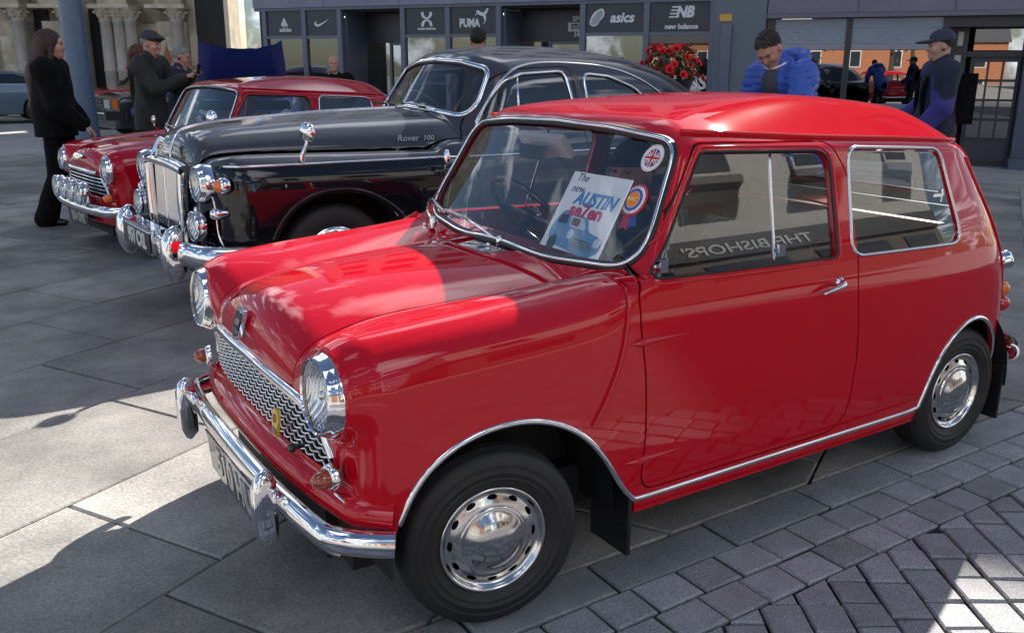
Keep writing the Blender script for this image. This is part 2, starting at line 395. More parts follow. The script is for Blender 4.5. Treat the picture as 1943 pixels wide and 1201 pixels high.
# ------------------------------------------------------------------ the ground
def gz(x, y):
    t = np.maximum(0, np.asarray(x, float)-4.0); return -.048*t*t/(t+2.5)
def stone_mat(name, c1, c2, scale, rough, bumpst, speck=None, gum=False):
    m = bpy.data.materials.new(name); m.use_nodes = True; nt = m.node_tree; b = nt.nodes['Principled BSDF']; L = nt.links
    g = nt.nodes.new('ShaderNodeNewGeometry'); oi = nt.nodes.new('ShaderNodeObjectInfo')
    n = nt.nodes.new('ShaderNodeTexNoise'); n.inputs['Scale'].default_value = scale; n.inputs['Detail'].default_value = 8; n.inputs['Roughness'].default_value = .65; L.new(g.outputs['Position'], n.inputs['Vector'])
    r = nt.nodes.new('ShaderNodeValToRGB'); r.color_ramp.elements[0].position = .32; r.color_ramp.elements[1].position = .7; r.color_ramp.elements[0].color = (*c2, 1); r.color_ramp.elements[1].color = (*c1, 1); L.new(n.outputs['Fac'], r.inputs[0])
    col = r.outputs[0]
    if speck:
        n2 = nt.nodes.new('ShaderNodeTexNoise'); n2.inputs['Scale'].default_value = speck[0]; n2.inputs['Detail'].default_value = 3; n2.inputs['Roughness'].default_value = .8; L.new(g.outputs['Position'], n2.inputs['Vector'])
        r2 = nt.nodes.new('ShaderNodeValToRGB'); r2.color_ramp.elements[0].position = .40; r2.color_ramp.elements[1].position = .62; r2.color_ramp.elements[0].color = (speck[1],)*3+(1,); r2.color_ramp.elements[1].color = (speck[2],)*3+(1,); L.new(n2.outputs['Fac'], r2.inputs[0])
        mm = nt.nodes.new('ShaderNodeMix'); mm.data_type = 'RGBA'; mm.blend_type = 'MULTIPLY'; mm.inputs['Factor'].default_value = 1; L.new(col, mm.inputs['A']); L.new(r2.outputs[0], mm.inputs['B']); col = mm.outputs['Result']
    if gum:
        vo = nt.nodes.new('ShaderNodeTexVoronoi'); vo.inputs['Scale'].default_value = 2.3; L.new(g.outputs['Position'], vo.inputs['Vector'])
        nn = nt.nodes.new('ShaderNodeTexNoise'); nn.inputs['Scale'].default_value = 40; L.new(g.outputs['Position'], nn.inputs['Vector'])
        ad = nt.nodes.new('ShaderNodeMath'); ad.operation = 'MULTIPLY_ADD'; ad.inputs[1].default_value = .035; L.new(nn.outputs['Fac'], ad.inputs[0]); L.new(vo.outputs['Distance'], ad.inputs[2])
        cr = nt.nodes.new('ShaderNodeValToRGB'); cr.color_ramp.elements[0].position = .048; cr.color_ramp.elements[1].position = .056; cr.color_ramp.elements[0].color = (1, 1, 1, 1); cr.color_ramp.elements[1].color = (0, 0, 0, 1); L.new(ad.outputs[0], cr.inputs[0])
        sp_ = nt.nodes.new('ShaderNodeSeparateColor'); L.new(vo.outputs['Color'], sp_.inputs[0]); gt = nt.nodes.new('ShaderNodeMath'); gt.operation = 'GREATER_THAN'; gt.inputs[1].default_value = .45; L.new(sp_.outputs[0], gt.inputs[0])
        ml = nt.nodes.new('ShaderNodeMath'); ml.operation = 'MULTIPLY'; L.new(cr.outputs[0], ml.inputs[0]); L.new(gt.outputs[0], ml.inputs[1])
        mg = nt.nodes.new('ShaderNodeMix'); mg.data_type = 'RGBA'; L.new(ml.outputs[0], mg.inputs['Factor']); L.new(col, mg.inputs['A']); mg.inputs['B'].default_value = (.46, .45, .44, 1)
        bigs = nt.nodes.new('ShaderNodeTexNoise'); bigs.inputs['Scale'].default_value = .9; bigs.inputs['Detail'].default_value = 5; L.new(g.outputs['Position'], bigs.inputs['Vector'])
        rb = nt.nodes.new('ShaderNodeValToRGB'); rb.color_ramp.elements[0].position = .35; rb.color_ramp.elements[0].color = (.62, .61, .62, 1); rb.color_ramp.elements[1].position = .62; L.new(bigs.outputs['Fac'], rb.inputs[0])
        m3 = nt.nodes.new('ShaderNodeMix'); m3.data_type = 'RGBA'; m3.blend_type = 'MULTIPLY'; m3.inputs['Factor'].default_value = 1; L.new(mg.outputs['Result'], m3.inputs['A']); L.new(rb.outputs[0], m3.inputs['B']); col = m3.outputs['Result']
    hv = nt.nodes.new('ShaderNodeHueSaturation'); mp = nt.nodes.new('ShaderNodeMapRange'); mp.inputs['To Min'].default_value = .8; mp.inputs['To Max'].default_value = 1.2; L.new(oi.outputs['Random'], mp.inputs['Value']); L.new(mp.outputs[0], hv.inputs['Value']); L.new(col, hv.inputs['Color']); L.new(hv.outputs[0], b.inputs['Base Color'])
    b.inputs['Roughness'].default_value = rough; b.inputs['Specular IOR Level'].default_value = .35
    n3 = nt.nodes.new('ShaderNodeTexNoise'); n3.inputs['Scale'].default_value = scale*9 if not speck else speck[0]*.7; n3.inputs['Detail'].default_value = 5; L.new(g.outputs['Position'], n3.inputs['Vector'])
    bp = nt.nodes.new('ShaderNodeBump'); bp.inputs['Strength'].default_value = bumpst; bp.inputs['Distance'].default_value = .004; L.new(n3.outputs['Fac'], bp.inputs['Height']); L.new(bp.outputs[0], b.inputs['Normal'])
    return m
FLAG = stone_mat('york_stone', (.45, .425, .385), (.22, .212, .20), 2.6, .75, .5, (90, .72, 1.1), True)
GRANITE = stone_mat('granite', (.42, .42, .43), (.30, .30, .31), 7, .7, .5, (260, .45, 1.15))
JOINT = mat('joint_grit', (.035, .034, .03), .95, noise=(30, .5, (.02, .028, .014)))
FARPAVE = stone_mat('far_paving', (.40, .385, .36), (.27, .262, .25), 1.4, .75, .2)
def sheet(name, x0, x1, y0, y1, nx, ny, z, m, parent=None):
    X, Y = np.meshgrid(np.linspace(x0, x1, nx), np.linspace(y0, y1, ny), indexing='ij'); Z = gz(X, Y)+z
    V = np.stack([X.ravel(), Y.ravel(), Z.ravel()], 1); F = [(i*ny+j, (i+1)*ny+j, (i+1)*ny+j+1, i*ny+j+1) for i in range(nx-1) for j in range(ny-1)]
    return mk(name, V, F, m, parent, True)
g0 = sheet('ground', -90, 90, -90, 90, 91, 91, -.030, FARPAVE); tag(g0, kind='structure')
bed = empty('pavement'); tag(bed, kind='structure'); BEDV = []; BEDF = []
def slab(name, poly, top, m, parent, bev=.006, dep=.05, jit=.0015):
    """slab with chamfered edge, polygon (n,2) counter-clockwise"""
    P = np.asarray(poly, float); n = len(P)
    if n < 3: return None
    c = P.mean(0); d = P-c; l = np.linalg.norm(d, axis=1)[:, None]; Pi = c+d*(1-np.minimum(.3, bev*1.5/l))
    h = top+rnd.uniform(-jit, jit); tx, ty = rnd.uniform(-.0015, .0015), rnd.uniform(-.0015, .0015)
    z = lambda Q, o: gz(Q[:, 0], Q[:, 1])+h+o+(Q[:, 0]-c[0])*tx+(Q[:, 1]-c[1])*ty
    V = np.concatenate([np.c_[Pi, z(Pi, 0)], np.c_[P, z(P, -bev)], np.c_[P, z(P, -dep)]])
    V -= np.array([c[0], c[1], 0]); F = [tuple(range(n))]
    for k in range(2):
        for i in range(n): j = (i+1) % n; F.append((k*n+i, (k+1)*n+i, (k+1)*n+j, k*n+j))
    k0 = len(BEDV)
    for p in P: e_ = p-c; e_ = e_*(1+.014/np.linalg.norm(e_)); p2 = c+e_; BEDV.append((p2[0], p2[1], float(gz(p2[0], p2[1]))+top-.012-.0001*(len(BEDF) % 7)))
    BEDF.append(tuple(range(k0, len(BEDV))))
    o = mk(name, V, F, m, parent, False); o.location = (c[0], c[1], 0); return o
def clip2(poly, nx, ny, d):
    """keep nx*x+ny*y <= d"""
    out = []; n = len(poly)
    for i in range(n):
        a, b = poly[i], poly[(i+1) % n]; ga = nx*a[0]+ny*a[1]-d; gb = nx*b[0]+ny*b[1]-d
        if ga <= 0: out.append(a)
        if (ga <= 0) != (gb <= 0): t = ga/(ga-gb); out.append((a[0]+(b[0]-a[0])*t, a[1]+(b[1]-a[1])*t))
    return out
ft = np.array([math.cos(R(29)), math.sin(R(29))]); fn = np.array([-ft[1], ft[0]])
rows = [-1.85, -1.14, -.42, .295, .997, 1.714, 2.42, 3.19, 3.9, 4.62, 5.33, 6.05, 6.77, 7.5, 8.2, 8.95, 9.6, 10.35, 11.05, 11.8, 12.5]
known = {0: .1, 1: .35, 2: -.653, 3: -.445, 4: .277, 5: .44, 6: .885}
CNX, CNY = math.sin(R(1.0)), -math.cos(R(1.0)); KEDGE = -.0  # edge of the flagged area against the granite strip
def edge_y(x): return -.548+.014*(x-1)
nfl = 0
def in_view(p, r=.9):
    v = Vector((p[0]-CAM_POS[0], p[1]-CAM_POS[1], float(gz(p[0], p[1]))-CAM_POS[2])); d = v.dot(_f)
    if d < .6: return v.length < 3.2
    px = 971+1701*v.dot(_r)/d; py = 600-1701*v.dot(_u)/d; m_ = 1701*r/d
    return -m_ < px < 1943+m_ and -m_ < py < 1201+m_*1.3
for i in range(len(rows)-1):
    a, b = rows[i]+.005, rows[i+1]-.005; t = known.get(i, rnd.uniform(0, 1))-12*1.0; t0 = known.get(i, 0)
    cuts = [t0]; 
    while cuts[-1] < 16: cuts.append(cuts[-1]+rnd.choice((.78, .92, 1.05, 1.2, 1.35))*(1 if i < 9 else 1.15))
    while cuts[0] > -9: cuts.insert(0, cuts[0]-rnd.choice((.78, .92, 1.05, 1.2, 1.35)))
    for q0, q1 in zip(cuts[:-1], cuts[1:]):
        P = [ft*q0+fn*a, ft*q1+fn*a, ft*q1+fn*b, ft*q0+fn*b]; P = [p+ft*(.005 if k in (0, 3) else -.005)+np.array([rnd.uniform(-.003, .003), rnd.uniform(-.003, .003)]) for k, p in enumerate(P)]
        c = sum(P)/4
        if c[0] > 13 or not in_view(c): continue
        Q = clip2([tuple(p) for p in P], .014, -1, .562)      # y >= edge_y
        if len(Q) < 3: continue
        slab('flagstone', Q, 0, FLAG, bed, .005, .03); nfl += 1
# granite strip, two square courses, herringbone setts
sp = sheet('sett_paving', -3, 9, -7, -.5, 25, 13, -.0205, stone_mat('shaded_setts', (.19, .19, .195), (.11, .11, .115), 6, .8, .4)); tag(sp, kind='structure')  # plain sheet darkened to stand in for shaded setts reflected in the door
def srow(y0, y1, L, x0, x1, name, off=0):
    x = x0+off
    while x < x1:
        l = L*rnd.uniform(.93, 1.07); g = .005
        P = [(x+g, edge_y(x)+y0), (x+l-g, edge_y(x+l)+y0), (x+l-g, edge_y(x+l)+y1), (x+g, edge_y(x)+y1)]
        P = [(p[0]+rnd.uniform(-.003, .003), p[1]+rnd.uniform(-.003, .003)) for p in P]
        if in_view(((x+l/2), edge_y(x)+y0), .3): slab(name, P, -.002, GRANITE, sp, .006, .03, .002)
        x += l
srow(-.160, -.010, .47, -1.445, 5.5, 'granite_slab', .0)
srow(-.293, -.170, .164, -1.2, 5.2, 'square_sett', .0)
srow(-.425, -.303, .164, -1.17, 5.0, 'square_sett', .09)
# setts in staggered courses of uneven length
hd_ = R(57.5); hu = np.array([math.cos(hd_), math.sin(hd_)]); hv = np.array([hu[1], -hu[0]]); ho = np.array([1.348, -.962]); cw = .1165; nset = 0
for i in range(-32, 30):
    t = -4.0+rnd.uniform(0, .15); w0_ = i*cw
    while t < 1.2:
        l = rnd.choice((.108, .125, .15, .168, .185)); g = .0045
        P = [ho+hu*(t+g)+hv*(w0_+g), ho+hu*(t+g)+hv*(w0_+cw-g), ho+hu*(t+l-g)+hv*(w0_+cw-g), ho+hu*(t+l-g)+hv*(w0_+g)]; t += l
        P = [tuple(p+np.array([rnd.uniform(-.003, .003), rnd.uniform(-.003, .003)])) for p in P]; c = np.mean(P, 0)
        if c[1] > -.85 or not in_view(c, .22) or c[0] > 3.2 or c[1] < -3: continue
        Q = clip2(P, -.014, 1, -.548-.014-.435)
        if len(Q) < 3: continue
        A = .5*abs(sum(Q[k][0]*Q[(k+1) % len(Q)][1]-Q[(k+1) % len(Q)][0]*Q[k][1] for k in range(len(Q))))
        if A < .0012: continue
        if sum(Q[k][0]*Q[(k+1) % len(Q)][1]-Q[(k+1) % len(Q)][0]*Q[k][1] for k in range(len(Q))) < 0: Q = Q[::-1]
        slab('sett', Q, -.002, GRANITE, sp, .005, .03, .003); nset += 1
jb = mk('joint_bed', BEDV, BEDF, JOINT, bed, False); jb['kind'] = 'stuff'
# ------------------------------------------------------------------ small two-door saloon (used twice)
def smoothline(pts, n, closed=False):
    P = np.asarray(pts, float)
    if closed: P = np.vstack([P, P[:1]])
    L = np.r_[0, np.cumsum(np.linalg.norm(np.diff(P, axis=0), axis=1))]; t = np.linspace(0, L[-1], n)
    return np.stack([CS(L, P[:, k])(t) for k in range(P.shape[1])], 1)
def drop(f, P, axis, it=8):
    P = np.asarray(P, float).copy()
    for _ in range(it):
        d = np.zeros(3); d[axis] = 1e-3; g = (f(P+d)-f(P-d))/2e-3
        P[:, axis] -= np.clip(f(P)/np.where(np.abs(g) < .05, .05, g), -.05, .05)
    return P
_x = [-.50, -.42, -.33, -.2, -.05, .1, .25, .40, .55]
M_zc = CS(_x, [.735, .787, .818, .842, .856, .865, .871, .876, .88])
M_sm = CS(_x, [.34, .345, .347, .340, .348, .36, .372, .385, .395])
M_zv = CS(_x, [.66, .715, .753, .783, .797, .806, .813, .82, .826])
M_zw = CS(_x, [.765, .795, .812, .826, .838, .848, .86, .872, .883])
M_w0 = CS([-.55, -.42, -.3, -.1, .2, .8, 1.4, 1.9, 2.15, 2.35, 2.55], [.63, .655, .672, .69, .70, .703, .702, .694, .675, .645, .60])
M_wz = CS([.1, .2, .3, .45, .57, .68, .78, .86, .92, 1.05, 1.21, 1.4], [-.045, -.026, -.012, -.002, 0, -.004, -.013, -.026, -.042, -.082, -.128, -.185])
M_rf = CS([.5, .62, .8, 1.0, 1.25, 1.5, 1.8, 2.0, 2.15, 2.3], [1.245, 1.268, 1.296, 1.313, 1.325, 1.326, 1.304, 1.278, 1.252, 1.22])
M_rd = CS([.4, .6, .71, .9, 1.09, 1.3, 1.467, 1.7, 1.9, 2.1, 2.3], [.045, .05, .058, .085, .110, .126, .131, .127, .117, .108, .10])
M_rx = CS([.15, .3, .45, .6, .75, .9, 1.2, 1.4], [2.42, 2.465, 2.485, 2.47, 2.42, 2.33, 2.15, 2.04])
M_fx = CS([.15, .3, .40, .47, .6, .68, .76, .9], [-.36, -.385, -.405, -.405, -.408, -.424, -.428, -.40])
def mini_f(P):
    x, y, z = P[:, 0], P[:, 1], P[:, 2]; s = np.sqrt(y*y+1e-6)
    side = s-(M_w0(x)+M_wz(z))
    sm = M_sm(x); zc = M_zc(x); zv = M_zv(x); zw = M_zw(x)
    u = np.clip(s/sm, 0, 1); v = np.clip((s-sm)/(.56-sm), 0, 1.25)
    T = np.where(s < sm, zc-(zc-zv)*u**2.1, zv+(zw-zv)*np.sin(np.pi/2*v))
    s0 = .57-M_rd(x)/.455; roof = z-(M_rf(x)-.2275*(np.sqrt((s-s0)**2+.0025)+(s-s0)-np.sqrt(s0**2+.0025)+s0)-.010*(s/.57)**2)
    ws = (.415+(z-.875)*.58+.05*(s/.55)**2-x)*.86
    rr = (x-(M_rx(z)-.11*(s/.6)**3))*.93
    tops = smin(np.maximum((z-T)*.95, x-1.6), smax(roof, ws, .05), .012)
    kv = .02+.10/(1+np.exp(np.clip((x-.40)/.035, -40, 40)))
    body = smax(tops, side, kv); kf = .065+.04/(1+np.exp(np.clip((s-.42)/.03, -40, 40)))
    body = smax(body, M_fx(z)+.04*(s/.55)**3.0-x, kf)
    rad = np.sqrt((s-.537)**2+(z-.676)**2); body = smin(body, np.maximum(np.maximum(rad-.110, -.386-x), x-.05), .03)
    return smax(body, rr, .17)
ARCH_F = np.array([(-.283, .1), (-.284, .33), (-.276, .367), (-.225, .466), (-.15, .53), (-.08, .558), (0, .57), (.088, .563), (.18, .53), (.255, .478), (.315, .41), (.358, .346), (.40, .286), (.437, .248), (.445, .22), (.446, .1)])
ARCH_R = np.array([(1.734, .1), (1.735, .22), (1.747, .251), (1.77, .32), (1.796, .387), (1.835, .445), (1.883, .49), (1.955, .53), (2.033, .542), (2.11, .52), (2.169, .475), (2.22, .415), (2.251, .36), (2.268, .30), (2.272, .1)])
DOOR = rpoly([(.452, .270), (.456, .45), (.446, .62), (.431, .74), (.428, .836), (.447, .868), (.70, 1.213), (1.262, 1.196), (1.322, 1.10), (1.322, .757), (1.341, .511), (1.330, .268)], [.06, .2, .3, .1, .04, .04, .05, .06, .1, .3, .3, .12], 8)
DWIN = rpoly([(.482, .874), (.716, 1.187), (1.249, 1.168), (1.222, .855)], [.015, .03, .06, .02], 8)
QWIN = rpoly([(1.298, .853), (1.346, 1.170), (1.822, 1.146), (1.884, .838)], [.05, .045, .06, .045], 8)
WSW = rpoly([(-.612, .89), (-.3, .872), (0, .866), (.3, .872), (.612, .89), (.542, 1.212), (.27, 1.236), (0, 1.244), (-.27, 1.236), (-.542, 1.212)], [.095, .3, .3, .3, .095, .085, .3, .3, .3, .085], 8)
RSW = rpoly([(-.47, .93), (.47, .93), (.43, 1.17), (-.43, 1.17)], .06, 6)
GRILLE = rpoly([(-.50, .462), (.50, .462), (.515, .495), (.44, .592), (.36, .612), (0, .622), (-.36, .612), (-.44, .592), (-.515, .495)], [.02, .02, .02, .06, .1, .3, .1, .06, .02], 6)
def bonnet_g(V): 
    y = np.abs(V[:, 1]); x = V[:, 0]
    return np.maximum(np.maximum(y-M_sm(x), x-(.285+.085*(y/.38)**2)), .64-V[:, 2])
def off_outline(poly, d):
    P = np.asarray(poly, float); T = np.roll(P, -1, 0)-np.roll(P, 1, 0); T /= np.linalg.norm(T, axis=1)[:, None]+1e-12
    N = np.stack([T[:, 1], -T[:, 0]], 1); area = (P[:, 0]*np.roll(P[:, 1], -1)-np.roll(P[:, 0], -1)*P[:, 1]).sum()
    return P+N*d*(1 if area > 0 else -1)
_mini_cache = {}
def mini_sheets():
    if _mini_cache: return _mini_cache
    V, Q = snet(mini_f, (-.52, -.73, .13), (2.56, .73, 1.37), .0125)
    V = onto(mini_f, V, 3); S = Sheet(V, Q)
    S = S.clip(lambda V: .2+.13*np.clip((-.20-V[:, 0])/.06, 0, 1)+.08*np.clip((V[:, 0]-2.27)/.05, 0, 1)-V[:, 2])
    xz = lambda poly: (lambda V: sdp(V[:, 0], V[:, 2], poly))
    def side_only(g): return lambda V: np.where(np.abs(V[:, 1])-(M_w0(V[:, 0])+M_wz(V[:, 2])) > -.026, g(V), .06)
    S = S.clip(lambda V: -xz(ARCH_F)(V)); S = S.clip(lambda V: -xz(ARCH_R)(V))
    wsg = lambda V: np.where((V[:, 0] < .8) & (V[:, 2] > .8), sdp(V[:, 1], V[:, 2], WSW), .06)
    rsg = lambda V: np.where(V[:, 0] > 1.95, sdp(V[:, 1], V[:, 2], RSW), .06)
    grg = lambda V: np.where(V[:, 0] < -.3, sdp(V[:, 1], V[:, 2], GRILLE), .06)
    dw, qw, dr = side_only(xz(DWIN)), side_only(xz(QWIN)), side_only(xz(DOOR))
    C = _mini_cache
    C['windscreen'] = S.clip(lambda V: wsg(V)-.012); C['rear_window'] = S.clip(lambda V: rsg(V)-.01)
    for nm, g in (('door_window', dw), ('quarter_window', qw)):
        a = S.clip(lambda V: g(V)-.01)
        C[nm] = [a.clip(lambda V: V[:, 1]), a.clip(lambda V: -V[:, 1])]
    d = S.clip(lambda V: dr(V)+.003).clip(lambda V: -dw(V))
    C['door'] = [d.clip(lambda V: V[:, 1]), d.clip(lambda V: -V[:, 1])]
    C['bonnet'] = S.clip(lambda V: bonnet_g(V)+.002)
    B = S.clip(lambda V: -dr(V)+.003).clip(lambda V: -bonnet_g(V)+.002)
    hlg = lambda V: np.where(V[:, 0] < -.2, np.hypot(np.abs(V[:, 1])-.537, V[:, 2]-.678)-.088, .06)
    for g in (wsg, rsg, grg, qw, hlg): B = B.clip(lambda V: -g(V))
    C['body'] = B
    return C
def on_side(pts, sgn, f, start=.68):
    p = np.stack([pts[:, 0], np.full(len(pts), sgn*start), pts[:, 1]], 1); p = drop(f, p, 1); return p, normals(f, p)
def on_front(pts, f, x0): 
    y, z = pts[:, 0], pts[:, 1]
    if x0 < -.2: x = M_fx(z)+.04*(np.abs(y)/.55)**3
    elif x0 < 1.5: x = .415+(z-.875)*.58+.05*(np.abs(y)/.55)**2
    else: x = M_rx(z)-.11*(np.abs(y)/.6)**3
    p = onto(f, np.stack([x, y, z], 1), 6); return p, normals(f, p)
TRIMP = np.array([(-.5, 0), (-.5, .4), (-.3, .85), (0, 1), (.3, .85), (.5, .4), (.5, 0)])
RED1 = mat('red_coachwork', (.50, .004, .014), .5, spec=0, coat=1, coatr=.034)
RED2 = mat('dark_red_coachwork', (.43, .004, .014), .5, spec=0, coat=1, coatr=.034)
TRIMRED = mat('red_vinyl', (.22, .01, .012), .45, noise=(25, .3, None))
SEATBLACK = mat('black_vinyl', (.02, .02, .022), .42, bump=(40, .15, 3))
HEADLIN = mat('grey_headlining', (.28, .27, .25), .9)
RIMSILVER = mat('polished_rim', (.72, .71, .69), .14, 1)
HUBCAP = mat('hub_cap_chrome', (.66, .65, .64), .12, 1)
GRILLEBAR = mat('grille_alloy', (.86, .86, .87), .28, .75)
REFLECTOR = mat('lamp_reflector', (.78, .79, .8), .12, 1)
def lamp_glass():
    if 'lamp_glass' in MATS: return MATS['lamp_glass']
    m = glassmat('lamp_glass', (.93, .95, .95), .12, .02); nt = m.node_tree
    w = nt.nodes.new('ShaderNodeTexWave'); w.bands_direction = 'Y'; w.inputs['Scale'].default_value = 22; t = nt.nodes.new('ShaderNodeTexCoord'); nt.links.new(t.outputs['Object'], w.inputs['Vector'])
    b = nt.nodes.new('ShaderNodeBump'); b.inputs['Strength'].default_value = .6; b.inputs['Distance'].default_value = .004; nt.links.new(w.outputs['Fac'], b.inputs['Height'])
    for n in nt.nodes:
        if n.type == 'BSDF_GLOSSY': nt.links.new(b.outputs[0], n.inputs['Normal'])
    return m
LAMPGLASS = lamp_glass()
def fluted():
    if 'fluted_reflector' in MATS: return MATS['fluted_reflector']
    m = mat('fluted_reflector', (.8, .81, .82), .16, 1); nt = m.node_tree
    w = nt.nodes.new('ShaderNodeTexWave'); w.bands_direction = 'Y'; w.inputs['Scale'].default_value = 24; w.inputs['Distortion'].default_value = 1.5
    t = nt.nodes.new('ShaderNodeTexCoord'); nt.links.new(t.outputs['Object'], w.inputs['Vector'])
    b = nt.nodes.new('ShaderNodeBump'); b.inputs['Strength'].default_value = .5; b.inputs['Distance'].default_value = .006; nt.links.new(w.outputs['Fac'], b.inputs['Height'])
    nt.links.new(b.outputs[0], nt.nodes['Principled BSDF'].inputs['Normal']); return m
FLUTED = fluted()
def headlamp(parent, loc, r=.087, ring=.105, depth=.075, tilt=0, yaw=0, name='headlight', ringmat=None):
    """faces -x; ring > lens, reflector"""
    prof = [(r*.99, -.006), (r+.003, -.010), (r+.007, -.006), (r+.009, .004), (ring-.004, .012), (ring, .022), (ring+.001, depth*.75), (ring-.003, depth), (r*.9, depth)]
    o = mk(name, *lathe(prof, 56, 'x'), ringmat or CHROME, parent, True, sharp=50); o.location = loc; o.rotation_euler = (0, tilt, yaw)
    a = np.linspace(0, 1, 9); mk('lens', *lathe([(max(r*t, 1e-4), -.022*(1-t*t)-.004) for t in a], 40, 'x'), LAMPGLASS, o)
    mk('reflector', *lathe([(max(r*t, 1e-4), .05*(1-t*t)+.004) for t in a], 40, 'x'), FLUTED, o)
    mk('bulb', *lathe([(1e-4, .004), (.010, .006), (.013, .014), (.013, .05)], 16, 'x'), REFLECTOR, o)
    return o
def road_wheel(parent, loc, sgn, hub=True, name='wheel'):
    """axis y, outer face towards sgn"""
    w = empty(name, loc, parent=parent)
    h = .0725; tp = [(.134, -.040), (.142, -.052), (.150, -.060), (.160, -.066), (.170, -.0695), (.1715, -.0712), (.1735, -.0712), (.175, -.070), (.186, -.0725), (.1875, -.074), (.190, -.074), (.1915, -.073), (.205, -.0728), (.2065, -.0742), (.2085, -.0742), (.210, -.0722), (.216, -.071), (.228, -.066), (.236, -.060), (.241, -.052), (.2445, -.035), (.2455, -.0335), (.2385, -.033), (.2385, -.029), (.2458, -.0285), (.247, -.014), (.2395, -.0135), (.2395, -.0095), (.247, -.009)]
    prof = tp+[(a, -b) for a, b in tp[::-1]]
    mk('tyre', *lathe([(a, b*sgn) for a, b in prof], 80, 'y'), TYRE, w, True, sharp=40)
    # rim band with oval slots
    rp = np.array([(.146, .050), (.1478, .058), (.1475, .063), (.144, .066), (.139, .064), (.134, .056), (.129, .050), (.123, .049), (.116, .051), (.109, .054), (.100, .057), (.094, .058)])
    rp = resample(rp, .0035, closed=False); n = 168; V, F = lathe([(a, b*sgn) for a, b in rp], n, 'y'); S = Sheet(V, [list(f) for f in F])
    def slots(V):
        r = np.hypot(V[:, 0], V[:, 2]); th = np.arctan2(V[:, 2], V[:, 0]); k = 2*np.pi/12; d = (th+k*100.5) % k-k/2
        e = np.sqrt((d*.116/.0145)**2+((r-.1165)/.0065)**2); return (1-e)*.006
    S = S.clip(slots); mk('rim', S.V, S.P, RIMSILVER, w, True, sharp=60)
    cap = [(.096, .050), (.0935, .061), (.088, .064), (.084, .063), (.080, .065), (.074, .068), (.062, .0765), (.046, .083), (.028, .0865), (.012, .0878), (1e-4, .088)]
    mk('hub_cap', *lathe([(a, b*sgn) for a, b in cap], 56, 'y'), HUBCAP, w, True)
    mk('brake_drum', *lathe([(1e-4, .03*sgn), (.137, .03*sgn), (.139, -.05*sgn)], 32, 'y'), BLACK, w)
    return w
def num_plate(parent, txt, w, h, loc, size, rot=(0, 0, 0), bg=None, fg=None, sx=.8, name='number_plate', bold=.004):
    """plate facing -x"""
    V, F = prism(rrect(w, h, .008), .006, 'x'); o = mk(name, V, F, bg or BLACKGLOSS, parent, False); o.location = loc; o.rotation_euler = rot
    for q, (part, al, y) in enumerate(zip(txt.split(' '), ('RIGHT', 'LEFT'), (size*.12, -size*.12))): text('lettering', part, size, fg or SILVERPL, o, (-.0012, y, -size*.02), (R(90), 0, R(-90)), .002, al, sx=sx, bold=bold, space=1.05)
    return o
def wiper(parent, piv, arm, b0, b1):
    w = mk('wiper', *tube(smoothline([piv, (np.array(piv)+np.array(arm))/2+np.array([-.012, 0, .012]), arm], 8), .0045, 6), CHROME, parent)
    mk('pivot', *lathe([(1e-4, .022), (.009, .02), (.012, .012), (.012, -.02)], 16, 'z', piv), CHROME, w)
    mk('blade', *sweep(smoothline([b0, (np.array(b0)+np.array(b1))/2+np.array([-.006, 0, .004]), b1], 8), rrect(.007, .014, .002), None), CHROME_DULL, w)
    mk('blade_rubber', *sweep([np.array(b0)+np.array([.006, 0, -.002]), np.array(b1)+np.array([.006, 0, -.002])], rrect(.005, .01, .001), None), RUBBER, w)
def seat(parent, x, y, w, m, piping=None, z=.30, hback=.48):
    """faces -x"""
    b = MB(); b.box((x-.24, y-w/2, z), (x+.22, y+w/2, z+.15)); s = b.build('seat_cushion', m, parent, bevel=.045, seg=3)
    M = Matrix.Translation((x+.20, y, z+.12))@Matrix.Rotation(R(14), 4, 'Y'); b = MB(); b.box((-.05, -w/2, 0), (.05, w/2, hback), M); k = b.build('seat_back', m, parent, bevel=.045, seg=3)
    if piping is not None:
        P = rrect(w*.97, hback*.97, .07, 6); q = np.stack([np.full(len(P), -.052), P[:, 0], P[:, 1]+hback/2], 1)
        q = q@np.array(M.to_3x3()).T+np.array(M.translation); mk('piping', *tube(q, .005, 5, closed=True), piping, k)
def mini_body(root, paint, hero):
    C = mini_sheets(); f = mini_f; dat = _mini_cache.get('objs')
    inner = HEADLIN
    if dat is None:
        o = {}
        o['body'] = [C['body'].solid(f, .014, 'body_shell', [paint, inner], root)]
        o['bonnet'] = [C['bonnet'].solid(f, .006, 'bonnet', [paint, BLACK], root)]
        o['door'] = [d.solid(f, .02, 'door', [paint, TRIMRED], root) for d in C['door']]
        o['windscreen'] = [C['windscreen'].surf(f, 'windscreen', GLASS, root, -.008)]
        o['rear_window'] = [C['rear_window'].surf(f, 'rear_window', GLASS, root, -.006)]
        o['dw'] = [d.surf(f, 'door_window', GLASS, o['door'][i], -.010) for i, d in enumerate(C['door_window'])]
        o['qw'] = [d.surf(f, 'quarter_window', GLASS, root, -.006) for d in C['quarter_window']]
        _mini_cache['objs'] = o; return o
    out = {}
    for k, L in dat.items():
        out[k] = []
        for i, s in enumerate(L):
            c = s.copy(); COL.objects.link(c); c.parent = out['door'][i] if k == 'dw' else root; out[k].append(c)
            if k in ('body', 'bonnet', 'door'):
                c.material_slots[0].link = 'OBJECT'; c.material_slots[0].material = paint
    return out
